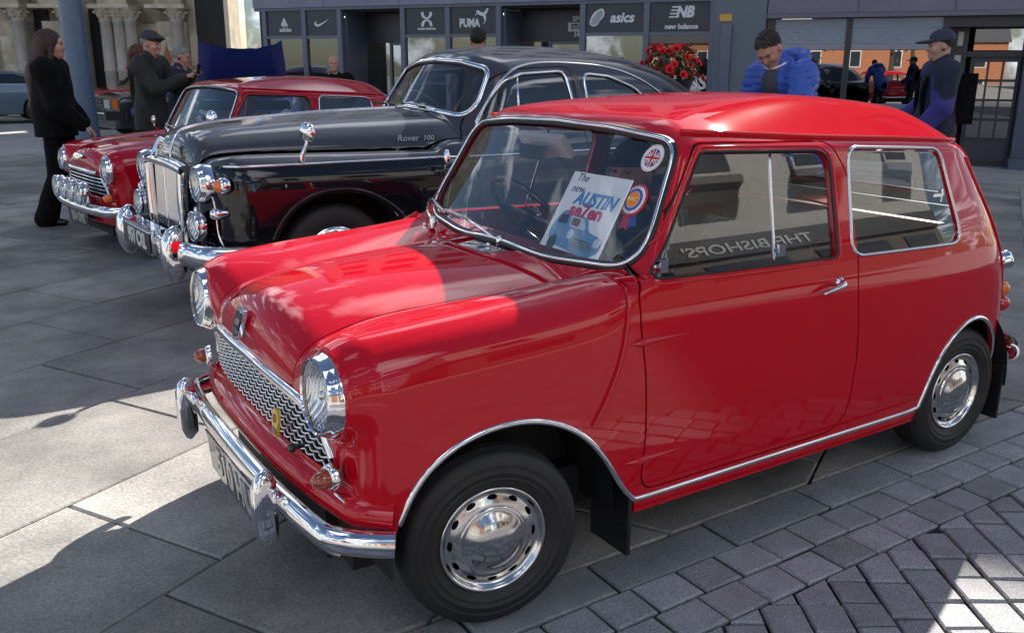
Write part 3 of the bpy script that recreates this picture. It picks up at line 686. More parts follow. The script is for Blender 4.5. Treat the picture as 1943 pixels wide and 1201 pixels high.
def car_trim(root, f, paint, hero):
    """trims shared by both small saloons"""
    for s in (-1, 1):
        arch = np.vstack([smoothline(ARCH_F[2:14], 40), [(.47, .2465)]])
        line = np.vstack([arch, np.stack([np.linspace(.50, 1.70, 40), np.full(40, .2465)], 1), smoothline(ARCH_R[2:14], 40)])
        p, n = on_side(resample(line, .012, False), s, f); T = TRIMP*np.array([.016, .007])
        mk('arch_and_sill_trim', *sweep(p, T if s < 0 else T*np.array([-1, 1]), n), CHROME if hero else BLACK, root, True, sharp=60)
        # roof gutter
        g = smoothline([(.70, 1.238), (.9, 1.2265), (1.3, 1.203), (1.7, 1.184), (2.0, 1.165)], 60)
        p, n = on_side(g, s, f, .57)
        mk('roof_gutter', *sweep(p+n*.002, rrect(.014, .02, .004, 2), n), paint, root, True, sharp=50)
        # welded body seam in front of the door
        p, n = on_side(smoothline([(.412, .885), (.398, .843), (.372, .72), (.335, .62), (.27, .508)], 24), s, f)
        mk('body_seam', *sweep(p, rrect(.010, .018, .003, 2), n), paint, root, True, sharp=50)
        q = smoothline([(2.02, 1.13), (2.13, .92), (2.25, .74), (2.33, .58), (2.36, .40)], 24); p = onto(f, np.stack([q[:, 0], np.full(24, s*.62), q[:, 1]], 1), 6); n = normals(f, p)
        mk('body_seam', *sweep(p, rrect(.010, .014, .003, 2), n), paint, root, True, sharp=50)
        p, n = on_side(resample(DOOR, .03), s, f, .62); mk('door_gap_backing', *sweep(p-n*.012, np.array([(-.012, -.004), (.012, -.004), (.012, .004), (-.012, .004)]), n, closed=True), RUBBER, root)  # dark strip added behind the door gap so the gap looks shaded
        # window frames
        for nm, poly, d, w, m in (('door_window_seal', DWIN, .002, .008, RUBBER), ('quarter_window_frame', QWIN, .006, .012, CHROME_DULL)):
            q = resample(off_outline(poly, d), .014); p, n = on_side(q, s, f, .6)
            mk(nm, *sweep(p-n*.003, TRIMP*np.array([w, .008])*np.array([1, 1]), n, closed=True), m, root, True, sharp=60)
        q = resample(off_outline(DWIN, .016), .014); p, n = on_side(q, s, f, .6)
        mk('window_frame_moulding', *sweep(p, TRIMP*np.array([.007, .004]), n, closed=True), paint, root, True, sharp=60)
    # windscreen rubber and bright insert
    for x0, poly, nm in ((.5, WSW, 'windscreen'), (2.2, RSW, 'rear_window')):
        p, n = on_front(resample(off_outline(poly, .004), .014), f, x0)
        mk(nm+'_rubber', *sweep(p-n*.003, TRIMP*np.array([.030, .010]), n, closed=True), RUBBER, root, True, sharp=60)
        mk(nm+'_bright_insert', *sweep(p+n*.004, TRIMP*np.array([.010, .006]), n, closed=True), CHROME, root, True, sharp=60)
def mini_under(root):
    b = MB(); b.box((-.33, -.50, .175), (2.36, .50, .30)); b.box((.45, -.655, .20), (1.72, .655, .235)); b.box((-.36, -.40, .17), (-.2, .40, .44)); b.build('floor_pan', BLACK, root)
    for x, y0 in ((.045, .44), (2.01, .44)):
        for s in (-1, 1):
            a = np.linspace(R(-4), R(184), 22); r = .338; ring = np.stack([x+r*np.cos(a), np.zeros(22), .235+r*np.sin(a)], 1)
            A = ring.copy(); A[:, 1] = y0*s; B = ring.copy(); B[:, 1] = .662*s; n = 22
            F = [(i, i+1, n+i+1, n+i) for i in range(n-1)]+[tuple(range(n))]
            mk('wheel_arch_liner', np.concatenate([A, B]), F, BLACK, root, False)
def steering(parent, c, r=.19, tilt=-40):
    a = np.linspace(0, 2*np.pi, 40, endpoint=False); M = Matrix.Translation(c)@Matrix.Rotation(R(tilt), 4, 'Y'); A3 = np.array(M.to_3x3()); t = np.array(M.translation)
    o = mk('steering_wheel', *tube(np.stack([np.zeros(40), np.cos(a)*r, np.sin(a)*r], 1)@A3.T+t, .011, 8, closed=True), BLACKGLOSS, parent)
    b = MB()
    for k in (0, 180): b.geo(tube(np.array([(0, 0, 0), (0, r*math.cos(R(k+10)), r*math.sin(R(k+10)))])@A3.T+t, .009, 6))
    b.geo(tube(np.array([(0, 0, 0), (-.45, 0, 0)])@A3.T+t, .02, 8)); b.build('spokes_and_column', BLACKGLOSS, o, True)
    mk('horn_boss', *lathe([(1e-4, .03), (.03, .025), (.04, 0)], 20, 'x', ), CHROME, o).location = c
def mini_interior(root, trim, seatm, pip):
    b = MB(); b.box((.46, -.60, .76), (.70, .60, .79)); b.box((.64, -.60, .60), (.70, .60, .76)); b.build('dashboard_shelf', BLACK, root)
    b = MB(); b.box((.50, -.62, .82), (.60, .62, .845)); b.build('dashboard_top', mat('dash_red', (.25, .01, .015), .5), root)
    for y in (-.30, .30): seat(root, 1.02, y, .50, seatm, pip)
    seat(root, 1.86, 0, 1.10, seatm, pip, hback=.50)
    b = MB(); b.box((2.02, -.50, .845), (2.24, .50, .862)); b.build('parcel_shelf', trim, root)
    steering(root, (.74, .30, .885))
    for s in (-1, 1):
        b = MB(); b.box((1.42, s*.60-.01, .36), (2.02, s*.60+.01, .80)); b.build('rear_side_trim', trim, root)
    b = MB(); b.box((.60, .03, 1.118), (.612, .17, 1.166)); b.build('rear_view_mirror', BLACKGLOSS, root, bevel=.006)
def hero_mini():
    root = empty('small_classic_car', (0, 0, 0), 0, 'bright red two-door classic saloon in the foreground, leaflet and rosette behind its windscreen', 'car', 'classic cars parked side by side')
    f = mini_f; B = mini_body(root, RED1, True); car_trim(root, f, RED1, True); mini_under(root); mini_interior(root, TRIMRED, SEATBLACK, mat('grey_piping', (.16, .16, .16), .6))
    for x, y in ((0, .602), (2.036, .583)):
        for s in (-1, 1):
            w_ = road_wheel(root, (x, s*y, .245), s)
            if x == 0: w_.rotation_euler = (0, 0, R(-9))
    for s in (-1, 1): headlamp(root, (-.412, s*.537, .678), tilt=R(4))
    # grille: dark recess, bright wavy bars, moustache surround
    g = GRILLE; p, n = on_front(resample(g, .02), f, -.4); c_ = np.array([[-.385, 0, .54]])
    q = p.copy(); q[:, 0] += .035; V = np.concatenate([p, q]); m = len(p)
    mk('grille_recess', V, [(i, (i+1) % m, m+(i+1) % m, m+i) for i in range(m)]+[tuple(range(m, 2*m))], BLACK, root, False)
    gz_ = np.arange(.474, .614, .0165); gx = lambda y, z: (M_fx(np.asarray(z))+.04*(np.abs(y)/.55)**3)
    for k, z in enumerate(gz_):
        t = (z-.462)/.16; half = .505-.02*t-.10*max(0, t-.62)/.38-.06*max(0, t-.86)/.14
        ys = np.linspace(-half, half, 190); zz = z-.0056*np.abs(np.sin((ys/.046+(.5 if k % 2 else 0))*np.pi))+.003
        path = np.stack([gx(ys, np.full_like(ys, z))+.004-.006*np.abs(np.sin((ys/.046+(.5 if k % 2 else 0))*np.pi)), ys, zz], 1)
        mk('grille_bar', *sweep(path, rrect(.0042, .0085, .001, 1), np.broadcast_to(np.array([-.8, 0, .6]), path.shape)), GRILLEBAR, root, True, sharp=50)
    for y in (-.30, -.1, .1, .30): mk('grille_support', *sweep([(-.388, y, .47), (-.396, y, .605)], rrect(.006, .012, .001, 1)), BLACK, root, False)
    top = smoothline([(.505, .50), (.475, .552), (.43, .597), (.36, .617), (.2, .626), (0, .629), (-.2, .626), (-.36, .617), (-.43, .597), (-.475, .552), (-.505, .50)], 90)
    p, n = on_front(top, f, -.4); sc = .55+.45*np.minimum(1, (.52-np.abs(p[:, 1]))/.10)
    mk('grille_moustache', *sweep(p, TRIMP*np.array([.034, .016]), n, scale=sc), CHROME, root, True, sharp=60)
    # badge on the bonnet nose
    sh = rpoly([(-.024, .038), (0, .044), (.024, .038), (.030, .012), (.018, -.034), (0, -.042), (-.018, -.034), (-.030, .012)], .006, 3)
    sh = sh*1.15; M = Matrix.Translation((-.433, 0, .722))@Matrix.Rotation(R(16), 4, 'Y')
    V, F = prism(sh, .012, 'x', -.008); o = mk('bonnet_badge', V, F, CHROME, root, False); o.matrix_local = M
    V, F = prism(sh*.78, .004, 'x', -.0105); mk('badge_enamel', V, F, BLACKGLOSS, o, False)
    text('badge_lettering', 'Austin', .019, CHROME, o, (-.0115, 0, -.018), (R(90), 0, R(-90)), .001, shear=.3)
    b = MB(); b.geo(prism([(-.012, 0), (.012, 0), (.012, .014), (-.012, .014)], .002, 'x', -.0125)); b.build('badge_crest', CHROME, o)
    # grille badge and knob
    o = mk('club_badge', *prism(rpoly([(-.022, .026), (0, .034), (.022, .026), (.024, 0), (.014, -.040), (-.014, -.040), (-.024, 0)], .008, 3), .008, 'x'), mat('gold_enamel', (.75, .47, .04), .3, coat=.5), root, False)
    o.location = (-.43, -.25, .52); o.rotation_euler = (0, R(6), 0)
    mk('badge_roundel', *lathe([(1e-4, -.003), (.012, -.002), (.013, .002)], 20, 'x'), mat('brown_enamel', (.3, .12, .02), .3), o).location = (0, 0, .008)
    b = MB(); b.box((-.002, -.014, -.034), (.001, .014, -.018)); b.build('badge_plaque', BLACKGLOSS, o)
    o = mk('bonnet_release_knob', *lathe([(1e-4, -.022), (.012, -.02), (.013, -.008), (.006, -.004), (.006, .02)], 18, 'x'), BLACKGLOSS, root); o.location = (-.425, -.40, .502)
    # front apron, bumper, overriders, plate
    cur = lambda y, z0, x0: (x0+.085*(np.abs(y)/.66)**2.6+.05*np.maximum(0, np.abs(y)-.60)/.1, y, z0-.03*(np.abs(y)/.7)**2)
    ys = np.linspace(-.655, .655, 80); path = np.stack([np.asarray(cur(ys, .415, -.415)[0]), ys, cur(ys, .415, 0)[2]], 1)
    path[:, 0] += .03*np.clip((np.abs(ys)-.6)/.06, 0, 1)
    mk('front_apron', *sweep(path, np.array([(.050, -.012), (.042, .012), (.028, .030), (.010, .040), (-.012, .040), (-.030, .026), (-.045, .004), (-.045, -.06), (.050, -.07)]), np.broadcast_to(np.array([-1., 0, .0]), path.shape)), RED1, root, True, sharp=55)
    ys = np.concatenate([np.linspace(-.70, -.60, 12), np.linspace(-.58, .58, 60), np.linspace(.60, .70, 12)])
    bx = -.492+.055*(np.abs(ys)/.6)**2.4+.11*np.clip((np.abs(ys)-.58)/.12, 0, 1)**2; bz = .388-.050*(np.abs(ys)/.68)**2
    path = np.stack([bx, ys, bz], 1); a = np.linspace(-100, 100, 15)
    bp = [(.034*math.sin(R(t)), .028*math.cos(R(t))-.005) for t in a]; bp += [(x*.86, y*.8-.004) for x, y in bp[::-1]]
    mk('front_bumper', *sweep(path, np.array(bp), np.broadcast_to(np.array([-1., 0, 0]), path.shape)), CHROME, root, True, sharp=60)
    mk('bumper_lower_lip', *sweep(path[8:-8]+np.array([.006, 0, -.038]), rrect(.012, .010, .002, 1), np.broadcast_to(np.array([-1., 0, 0]), path[8:-8].shape)), CHROME_DULL, root, True, sharp=50)
    for s in (-1, 1):
        zz = np.array([.262, .268, .30, .36, .41, .435, .447, .4515]); sc = np.array([.55, .8, 1, 1, 1, .9, .62, .15]); xs = -.515+np.array([.012, .006, 0, -.002, 0, .006, .014, .022])
        P = np.stack([xs, np.full(8, s*.40), zz], 1); pr_ = rrect(.046, .062, .02, 5)
        mk('overrider', *sweep(P, pr_, np.broadcast_to(np.array([-1., 0, 0]), P.shape), scale=sc), CHROME, root, True, sharp=60)
        # indicator
        o = mk('indicator', *lathe([(1e-4, -.050), (.012, -.047), (.022, -.036), (.028, -.018), (.029, 0)], 28, 'x'), mat('dark_amber_lens', (.30, .045, .01), .1, coat=1), root); o.location = (-.404, s*.553, .474); o.rotation_euler = (0, 0, R(-10*s)); o.scale = (.85, .85, .85)
        mk('indicator_rim', *lathe([(.029, -.004), (.033, -.004), (.038, .004), (.040, .016)], 28, 'x'), CHROME, o)
        P = smoothline([(-.392, s*.565, .437), (-.372, s*.60, .415), (-.345, s*.632, .40), (-.305, s*.655, .398)], 14)
        mk('apron_trim', *tube(P, .005, 6), CHROME, root)
    num_plate(root, '510 HUR', .56, .125, (-.488, -.02, .262), .115, (0, R(-4), 0), sx=.95)
    V, F = sweep([(-.493, -.30, .328), (-.493, .26, .328)], rrect(.008, .006, .002, 1)); mk('plate_strip', V, F, CHROME_DULL, root)
    # door furniture, hinges
    for i, s in enumerate((-1, 1)):
        dr = B['door'][i]
        for z in (.712, .372):
            P, n = on_side(np.stack([np.linspace(.385, .60, 16), np.full(16, z)], 1), s, f); t = np.linspace(0, 1, 16); sc = np.maximum(.08, np.minimum(1, 5*t)*np.minimum(1, 1.35*(1-t)))
            mk('hinge', *sweep(P, np.array([(-.012, 0), (-.010, .008), (-.004, .014), (.004, .014), (.010, .008), (.012, 0)]), n, scale=sc), RED1, dr, True, sharp=60)
        P, n = on_side(np.array([(1.215, .772), (1.20, .772)]), s, f); c0 = P[0]
        o = mk('door_handle', *tube(smoothline([c0+np.array([.012, 0, .004]), c0+np.array([.006, s*.024, .003]), c0+np.array([-.03, s*.03, -.004]), c0+np.array([-.085, s*.026, -.016])], 16), .009, 10, scale=np.r_[np.linspace(1.5, 1, 6), np.linspace(1, .45, 10)]), CHROME, dr)
        mk('handle_escutcheon', *lathe([(.017, 0), (.016, .008*s), (.010, .014*s), (1e-4, .016*s)], 20, 'y', c0+np.array([.012, 0, .004])), CHROME, o)
        # sliding window glass edge, catches
        for x, z in ((.525, .905), (.985, .90)):
            P, n = on_side(np.array([(x, z)]), s, f, .6); b = MB(); c1 = P[0]+n[0]*-.006; b.box(c1-np.array([.014, .006, .018]), c1+np.array([.014, .006, .018])); b.box(c1-np.array([.028, .004, .004]), c1+np.array([.0, .004, .006])); b.build('window_catch', CHROME, dr, bevel=.003)
        q = np.stack([np.linspace(.86, 1.18, 12)*0+.955+.045*(np.linspace(0, 1, 12)), np.linspace(.862, 1.178, 12)], 1); P, n = on_side(q, s, f, .6)
        mk('sliding_glass_edge', *sweep(P-n*.012, rrect(.010, .006, .001, 1), n), CHROME_DULL, dr)
        P, n = on_side(np.array([(1.82, 1.00)]), s, f, .58); b = MB(); c1 = P[0]-n[0]*.016; b.box(c1-np.array([.045, .005, .004]), c1+np.array([.03, .005, .006])); b.box(c1-np.array([.004, .007, .022]), c1+np.array([.004, .007, .022])); b.build('quarter_window_catch', CHROME, root, bevel=.002)
        # rear lamp, rear bumper end
        o = mk('rear_lamp', *lathe([(1e-4, .052), (.02, .05), (.034, .036), (.040, .012), (.041, 0)], 24, 'x'), AMBER, root); o.location = (2.402, s*.548, .575); o.rotation_euler = (0, R(-6), R(38*s)); o.scale = (.8, .8, .85)
        o2 = mk('rear_lamp_lower', *lathe([(1e-4, .05), (.02, .048), (.034, .034), (.040, .012), (.041, 0)], 24, 'x'), REDLENS, o); o2.location = (.004, 0, -.07)
    ys = np.linspace(-.66, .66, 50); path = np.stack([2.535-.05*(np.abs(ys)/.6)**2.4-.10*np.clip((np.abs(ys)-.56)/.10, 0, 1)**2, ys, np.full(50, .345)], 1)
    mk('rear_bumper', *sweep(path, np.array(bp)*np.array([1, 1]), np.broadcast_to(np.array([1., 0, 0]), path.shape)), CHROME, root, True, sharp=60)
    o = mk('fuel_cap', *lathe([(1e-4, .042), (.030, .040), (.036, .030), (.034, .012), (.040, .0)], 24, 'x'), CHROME, root); o.location = (2.335, -.575, .70); o.rotation_euler = (0, R(-18), R(-42))
    for x, y in ((.425, .60), (2.335, .57)):
        for s in (-1, 1):
            b = MB(); b.box((x-.006, s*y-.085, .075), (x+.006, s*y+.085, .30)); b.build('mud_flap', RUBBER, root, bevel=.004)
    # wipers, washer jets
    wiper(root, (.405, -.02, .873), (.47, .36, .905), (.462, .26, .897), (.475, .50, .905))
    wiper(root, (.405, .44, .872), (.468, .60, .905), (.464, .46, .898), (.485, .60, .93))
    for y in (-.04, .40): mk('washer_jet', *lathe([(1e-4, .02), (.006, .018), (.008, .01), (.005, .006), (.010, 0)], 14, 'z', (.35, y, .862)), CHROME, root)
    # card resting on the parcel shelf, sun visor
    b = MB(); b.box((-.011, -.13, -.04), (.011, .13, .04)); o = b.build('sun_visor', mat('pale_visor', (.55, .55, .55), .6), root, bevel=.008); o.location = (.66, .10, 1.165); o.rotation_euler = (0, R(-35), 0)
    return root
hero = hero_mini()
# things lying in or stuck to the red car
PAPER = mat('white_paper', (.88, .89, .88), .6)
BLUEINK = mat('blue_ink', (.03, .25, .55), .6); REDINK = mat('red_ink', (.55, .03, .10), .6); NAVYINK = mat('navy_ink', (.02, .03, .08), .6)
PBLUE = mat('print_car_blue', (.14, .30, .50), .6); PDARK = mat('print_dark', (.03, .05, .09), .6); PPALE = mat('print_pale', (.55, .66, .74), .6)
def ws_frame(y, z, off):
    """matrix for a flat sheet lying behind the windscreen: local X to the right as seen from the front (-y), local Y up the glass, Z outwards"""
    sl = .58; up = Vector((sl, 0, 1)).normalized(); rt = Vector((0, -1, 0)); n = rt.cross(up)
    p = Vector((.415+(z-.875)*sl+.05*(abs(y)/.55)**2+off, y, z)); M = Matrix((rt, up, n)).transposed().to_4x4(); M.translation = p; return M
def flat(name, poly, m, parent, z, t=.0006):
    V, F = prism(poly, t, 'z', z); return mk(name, V, F, m, parent, False)
lf = mk('leaflet', *prism([(-.146, -.128), (.146, -.128), (.140, .124), (-.140, .124)], .0015, 'z'), PAPER, None, False)
lf.matrix_world = ws_frame(-.308, .996, .028); tag(lf, 'white printed leaflet with a blue car, propped inside the windscreen of the foreground red car', 'leaflet')
text('leaflet_heading', 'The\nnew', .036, NAVYINK, lf, (-.085, .088, .002), (0, 0, 0), .0003, shear=.25)
text('leaflet_title', 'AUSTIN', .060, BLUEINK, lf, (.018, .040, .0024), (0, 0, 0), .0003, shear=.25, bold=.0022, sx=.92)
text('leaflet_subtitle', 'se7en', .058, REDINK, lf, (.0, .002, .002), (0, 0, 0), .0003, bold=.0025, sx=1.15)
cb = flat('printed_car', smoothline([(-.115, -.03), (-.10, -.008), (-.02, -.010), (.03, -.022), (.05, -.05), (.10, -.062), (.128, -.078), (.13, -.105), (.11, -.122), (-.01, -.124), (-.07, -.118), (-.118, -.10), (-.128, -.07)], 50, True)[:-1], PBLUE, lf, .0016)
flat('printed_windscreen', rpoly([(-.055, -.016), (.012, -.020), (.038, -.054), (-.045, -.050)], .006, 3), PPALE, cb, .0024)
flat('printed_people', rpoly([(-.045, -.022), (-.005, -.022), (.0, -.048), (-.042, -.046)], .008, 3), mat('print_brown', (.2, .12, .1), .6), cb, .0031)
flat('printed_side_window', rpoly([(-.10, -.018), (-.068, -.016), (-.062, -.046), (-.11, -.046)], .005, 3), PDARK, cb, .0024)
flat('printed_grille', rpoly([(.0, -.082), (.085, -.086), (.098, -.112), (-.008, -.110)], .006, 3), PDARK, cb, .0024)
for k in range(4): flat('printed_grille_bar', [(.0-.002*k, -.088-.006*k), (.088+.002*k, -.090-.006*k), (.088+.002*k, -.0915-.006*k), (.0-.002*k, -.0895-.006*k)], PPALE, cb, .0031)
for x, y in ((-.022, -.074), (.112, -.082)): flat('printed_headlamp', circ(.016, 18)+np.array([x, y]), PPALE, cb, .0031)
flat('printed_tyre', circ(.02, 16, .026)+np.array([-.095, -.112]), PDARK, cb, .0024)
# rosette
rs = mk('rosette', *prism(np.array([(r*math.cos(a), r*math.sin(a)) for k in range(80) for r, a in [((.052 if k % 2 else .047), 2*math.pi*k/80)]]), .003, 'z'), mat('red_ribbon', (.55, .03, .05), .5), None, False)
rs.matrix_world = ws_frame(-.478, 1.052, .016); tag(rs, 'round red, white and blue rosette with ribbon tails behind the windscreen', 'rosette')
for r, m, z in ((.044, WHITE, .003), (.035, mat('blue_ribbon', (.04, .08, .35), .5), .0045), (.026, WHITE, .006), (.0245, mat('orange_centre', (.70, .20, .02), .5), .0072)):
    mk('rosette_ring', *prism(np.array([((r if k % 2 else r*.93)*math.cos(a), (r if k % 2 else r*.93)*math.sin(a)) for k in range(48) for a in [2*math.pi*k/48]]), .0016, 'z', z), m, rs, False)
text('rosette_lettering', 'BMC', .017, mat('gold_ink', (.8, .55, .1), .4), rs, (0, 0, .0095), (0, 0, 0), .0004, bold=.0006, sx=1.2)
for p, m in (([(-.02, -.04), (.008, -.046), (.018, -.090), (.0, -.082), (-.014, -.092)], MATS['red_ribbon']), ([(.006, -.044), (.030, -.036), (.048, -.074), (.034, -.072), (.022, -.086)], MATS['blue_ribbon'])): mk('ribbon_tail', *prism(p, .001, 'z', -.002), m, rs, False)
# round sticker with crossed flag
st = mk('round_sticker', *prism(circ(.042, 40), .0008, 'z'), WHITE, None, False); st.matrix_world = ws_frame(-.482, 1.168, .004)
tag(st, 'round white sticker with a red and blue crossed flag, top corner of the windscreen', 'sticker')
mk('flag_field', *prism(circ(.029, 36), .0005, 'z', .0009), mat('flag_blue', (.02, .04, .22), .5), st, False)
def fbar(name, ang, w, m, z, off=0):
    L = math.sqrt(max(.029**2-off**2, 0)); c_, s_ = math.cos(R(ang)), math.sin(R(ang)); P = [(-L, off-w/2), (L, off-w/2), (L, off+w/2), (-L, off+w/2)]
    mk(name, *prism([(x*c_-y*s_, x*s_+y*c_) for x, y in P], .0004, 'z', z), m, st, False)
RF = mat('flag_red', (.5, .02, .04), .5)
for a in (35, -35): fbar('white_saltire', a, .0085, WHITE, .0015)
for a in (35, -35): fbar('red_saltire', a, .0034, RF, .002)
for a in (0, 90): fbar('white_cross', a, .014, WHITE, .0025)
for a in (0, 90): fbar('red_cross', a, .008, RF, .003)
a = np.linspace(0, 2*np.pi, 40, endpoint=False)
mk('sticker_ring', *tube(np.stack([.0385*np.cos(a), .0385*np.sin(a), np.full(40, .0008)], 1), .0006, 4, closed=True), mat('flag_red', (.5, .02, .04), .5), st)
oc = MB().box((-.045, -.12, 0), (.045, .12, .012)).build('orange_card', mat('orange_card', (.80, .10, .03), .55), None, bevel=.003); oc.location = (2.12, .12, .875); oc.rotation_euler = (0, R(-20), R(-20))
tag(oc, 'bright orange flat packet on the rear shelf of the foreground red car', 'packet')
def second_mini():
    root = empty('small_classic_car', (.27, 5.30, 0), .145, 'dark red two-door classic saloon with four round spotlights across its grille', 'car', 'classic cars parked side by side')
    f = mini_f; B = mini_body(root, RED2, False); car_trim(root, f, RED2, False); mini_under(root); mini_interior(root, SEATBLACK, SEATBLACK, None)
    for x, y in ((0, .602), (2.036, .583)):
        for s in (-1, 1): road_wheel(root, (x, s*y, .245), s)
    for s in (-1, 1): headlamp(root, (-.412, s*.537, .678), tilt=R(4), r=.078)
    p, n = on_front(resample(GRILLE, .03), f, -.4); q = p.copy(); q[:, 0] += .035; m = len(p)
    mk('grille_recess', np.concatenate([p, q]), [(i, (i+1) % m, m+(i+1) % m, m+i) for i in range(m)]+[tuple(range(m, 2*m))], BLACK, root, False)
    for k, z in enumerate(np.linspace(.485, .595, 5)):
        t = (z-.462)/.16; half = .49-.10*max(0, t-.62)/.38; ys = np.linspace(-half, half, 24)
        mk('grille_bar', *sweep(np.stack([M_fx(np.full(24, z))+.045*(np.abs(ys)/.55)**3-.006, ys, np.full(24, z)], 1), rrect(.012, .014, .004, 2), (-1, 0, 0)), CHROME, root, True, sharp=50)
    p, n = on_front(np.stack([np.linspace(-.34, .34, 30), np.full(30, .634)], 1), f, -.4); mk('grille_top_bar', *sweep(p+n*.004, TRIMP*np.array([.035, .014]), n), CHROME, root, True, sharp=60)
    for s in (-1, 1):
        p, n = on_front(np.stack([s*np.linspace(.40, .49, 8), np.linspace(.60, .485, 8)], 1), f, -.4); mk('grille_side_bar', *sweep(p+n*.004, TRIMP*np.array([.028, .012]), n), CHROME, root, True, sharp=60)
        o = mk('indicator', *lathe([(1e-4, -.045), (.014, -.042), (.026, -.03), (.031, -.01), (.031, .01)], 22, 'x'), AMBER, root); o.location = (-.405, s*.553, .47)
        o = mk('wing_mirror', *lathe([(1e-4, -.02), (.03, -.018), (.045, 0), (.045, .008), (1e-4, .006)], 20, 'x'), CHROME, root); o.location = (.40, s*.66, .955); o.scale = (.8, .8, .8)
        mk('mirror_stem', *tube([(.0, 0, -.04), (.01, 0, -.09)], .007, 6), CHROME, o)
    for y in (-.31, -.10, .09, .28):
        o = headlamp(root, (-.545, y, .492), .078, .085, .06, name='spotlight')
        mk('spotlight_bracket', *tube([(.03, 0, -.06), (.06, 0, -.10)], .01, 6), CHROME, o)
    wing = smoothline([(-.0, .0), (.03, .022), (.08, .016), (.10, .002), (.06, -.006), (.03, -.014), (0, -.02), (-.03, -.014), (-.06, -.006), (-.10, .002), (-.08, .016), (-.03, .022)], 50, True)[:-1]
    o = mk('winged_badge', *prism(wing, .012, 'x', -.012), CHROME, root, False); o.location = (-.43, 0, .735); o.rotation_euler = (0, R(12), 0)
    ys = np.linspace(-.66, .66, 70); path = np.stack([-.505+.055*(np.abs(ys)/.6)**2.4+.10*np.clip((np.abs(ys)-.56)/.12, 0, 1)**2, ys, np.full(70, .375)], 1); a = np.linspace(-100, 100, 13)
    bp = [(.042*math.sin(R(t)), .034*math.cos(R(t))-.005) for t in a]; bp += [(x*.86, y*.8-.004) for x, y in bp[::-1]]
    mk('front_bumper', *sweep(path, np.array(bp), np.broadcast_to(np.array([-1., 0, 0]), path.shape)), CHROME, root, True, sharp=60)
    num_plate(root, '554 SYK', .52, .11, (-.485, .0, .275), .10, (0, R(-4), 0), sx=.95)
    ys = np.linspace(-.60, .60, 30); P = np.stack([-.41+.06*(np.abs(ys)/.6)**2.5, ys, np.full(30, .36)], 1)
    mk('front_apron', *sweep(P, rrect(.20, .05, .02, 3), (-1, 0, 0)), RED2, root, True, sharp=50)
    wiper(root, (.405, -.02, .873), (.47, .36, .905), (.462, .12, .897), (.475, .50, .905))
    wiper(root, (.405, .34, .872), (.47, .60, .905), (.466, .42, .90), (.48, .61, .92))
    for i, s in enumerate((-1, 1)):
        P, n = on_side(np.array([(1.215, .772)]), s, f); c0 = P[0]
        mk('door_handle', *tube(smoothline([c0+np.array([.012, 0, .004]), c0+np.array([.006, s*.024, .003]), c0+np.array([-.085, s*.026, -.01])], 12), .009, 8), CHROME, B['door'][i])
        b = MB(); b.box((2.44, s*.55-.04, .50), (2.50, s*.55+.04, .66)); b.build('rear_lamp', REDLENS, root, bevel=.012)
    return root
mini2 = second_mini()
# ------------------------------------------------------------------ large dark saloon
_x = [-.15, -.04, .0, .06, .18, .43, .8, 1.27, 1.6, 1.8]
V_zc = CS(_x, [.80, .955, .99, 1.035, 1.078, 1.105, 1.128, 1.145, 1.15, 1.15])
V_wd = CS([-.1, 0, .3, .8, 1.3, 1.7], [.40, .42, .46, .53, .59, .63])
V_zw = CS([-.1, 0, .1, .3, .65, 1.2, 1.8], [.90, .925, .945, .955, .948, .935, .93])
V_w0 = CS([-.2, 0, .2, .6, 1.5, 2.5, 3.4, 4.0, 4.5], [.70, .745, .79, .822, .838, .84, .82, .77, .68])
V_wz = CS([.1, .3, .5, .65, .85, .95, 1.05, 1.25, 1.42, 1.6], [-.06, -.03, -.006, 0, -.014, -.042, -.085, -.150, -.215, -.28])
V_rf = CS([1.6, 1.75, 1.92, 2.36, 2.8, 3.2, 3.5, 3.75, 4.0, 4.3], [1.43, 1.475, 1.515, 1.552, 1.545, 1.50, 1.43, 1.31, 1.14, .92])
def rover_f(P):
    x, y, z = P[:, 0], P[:, 1], P[:, 2]; s = np.sqrt(y*y+1e-6)
    side = s-(V_w0(x)+V_wz(z)); zc = V_zc(x); w = V_wd(x); zw = V_zw(x); zv = zw-.02
    u = np.clip(s/w, 0, 1); v = np.clip((s-w)/(.68-w), 0, 1.3)
    T = np.where(s < w, zv+(zc-zv)*np.sqrt(np.maximum(1-u**2.6, 0)+.0004), zv+(zw-zv)*np.sin(np.pi/2*v))
    front = .02+.10*(s/.75)**4+.05*np.clip((.5-z)/.3, 0, 1)-.015*np.clip((s-.3)/.2, 0, 1)
    wing = smax(smax((z-T)*.6, side, .10), front-x, .09)
    wing = smax(wing, x-2.0, .02)
    tail = smax(smax(z-(.93+.05*np.clip((4.2-x)/1., 0, 1)), side, .12), np.maximum(x-4.45, 1.4-x), .15)
    roof = z-(V_rf(x)-.125*(s/.63)**2.4)
    ws = (1.60+(z-1.13)*.73+.14*(s/.6)**2.2-x)*.8
    cab = smax(smax(roof, side, .09), ws, .06)
    return smin(smin(wing, cab, .03), tail, .06)
RPX = mat('charcoal_coachwork', (.055, .057, .068), .5, spec=0, coat=1, coatr=.05)
RPB = mat('black_coachwork', (.006, .006, .009), .5, spec=0, coat=1, coatr=.04)
R_ARCH = np.vstack([[(.27, .05), (.275, .35)], smoothline([(.29, .48), (.32, .56), (.40, .665), (.52, .735), (.67, .757), (.84, .73), (.98, .655), (1.08, .56), (1.11, .48)], 30), [(1.125, .35), (1.13, .05)]])
R_ARCHR = np.vstack([[(3.15, .05), (3.16, .35)], smoothline([(3.18, .46), (3.28, .60), (3.5, .67), (3.72, .60), (3.82, .46)], 20), [(3.84, .35), (3.85, .05)]])
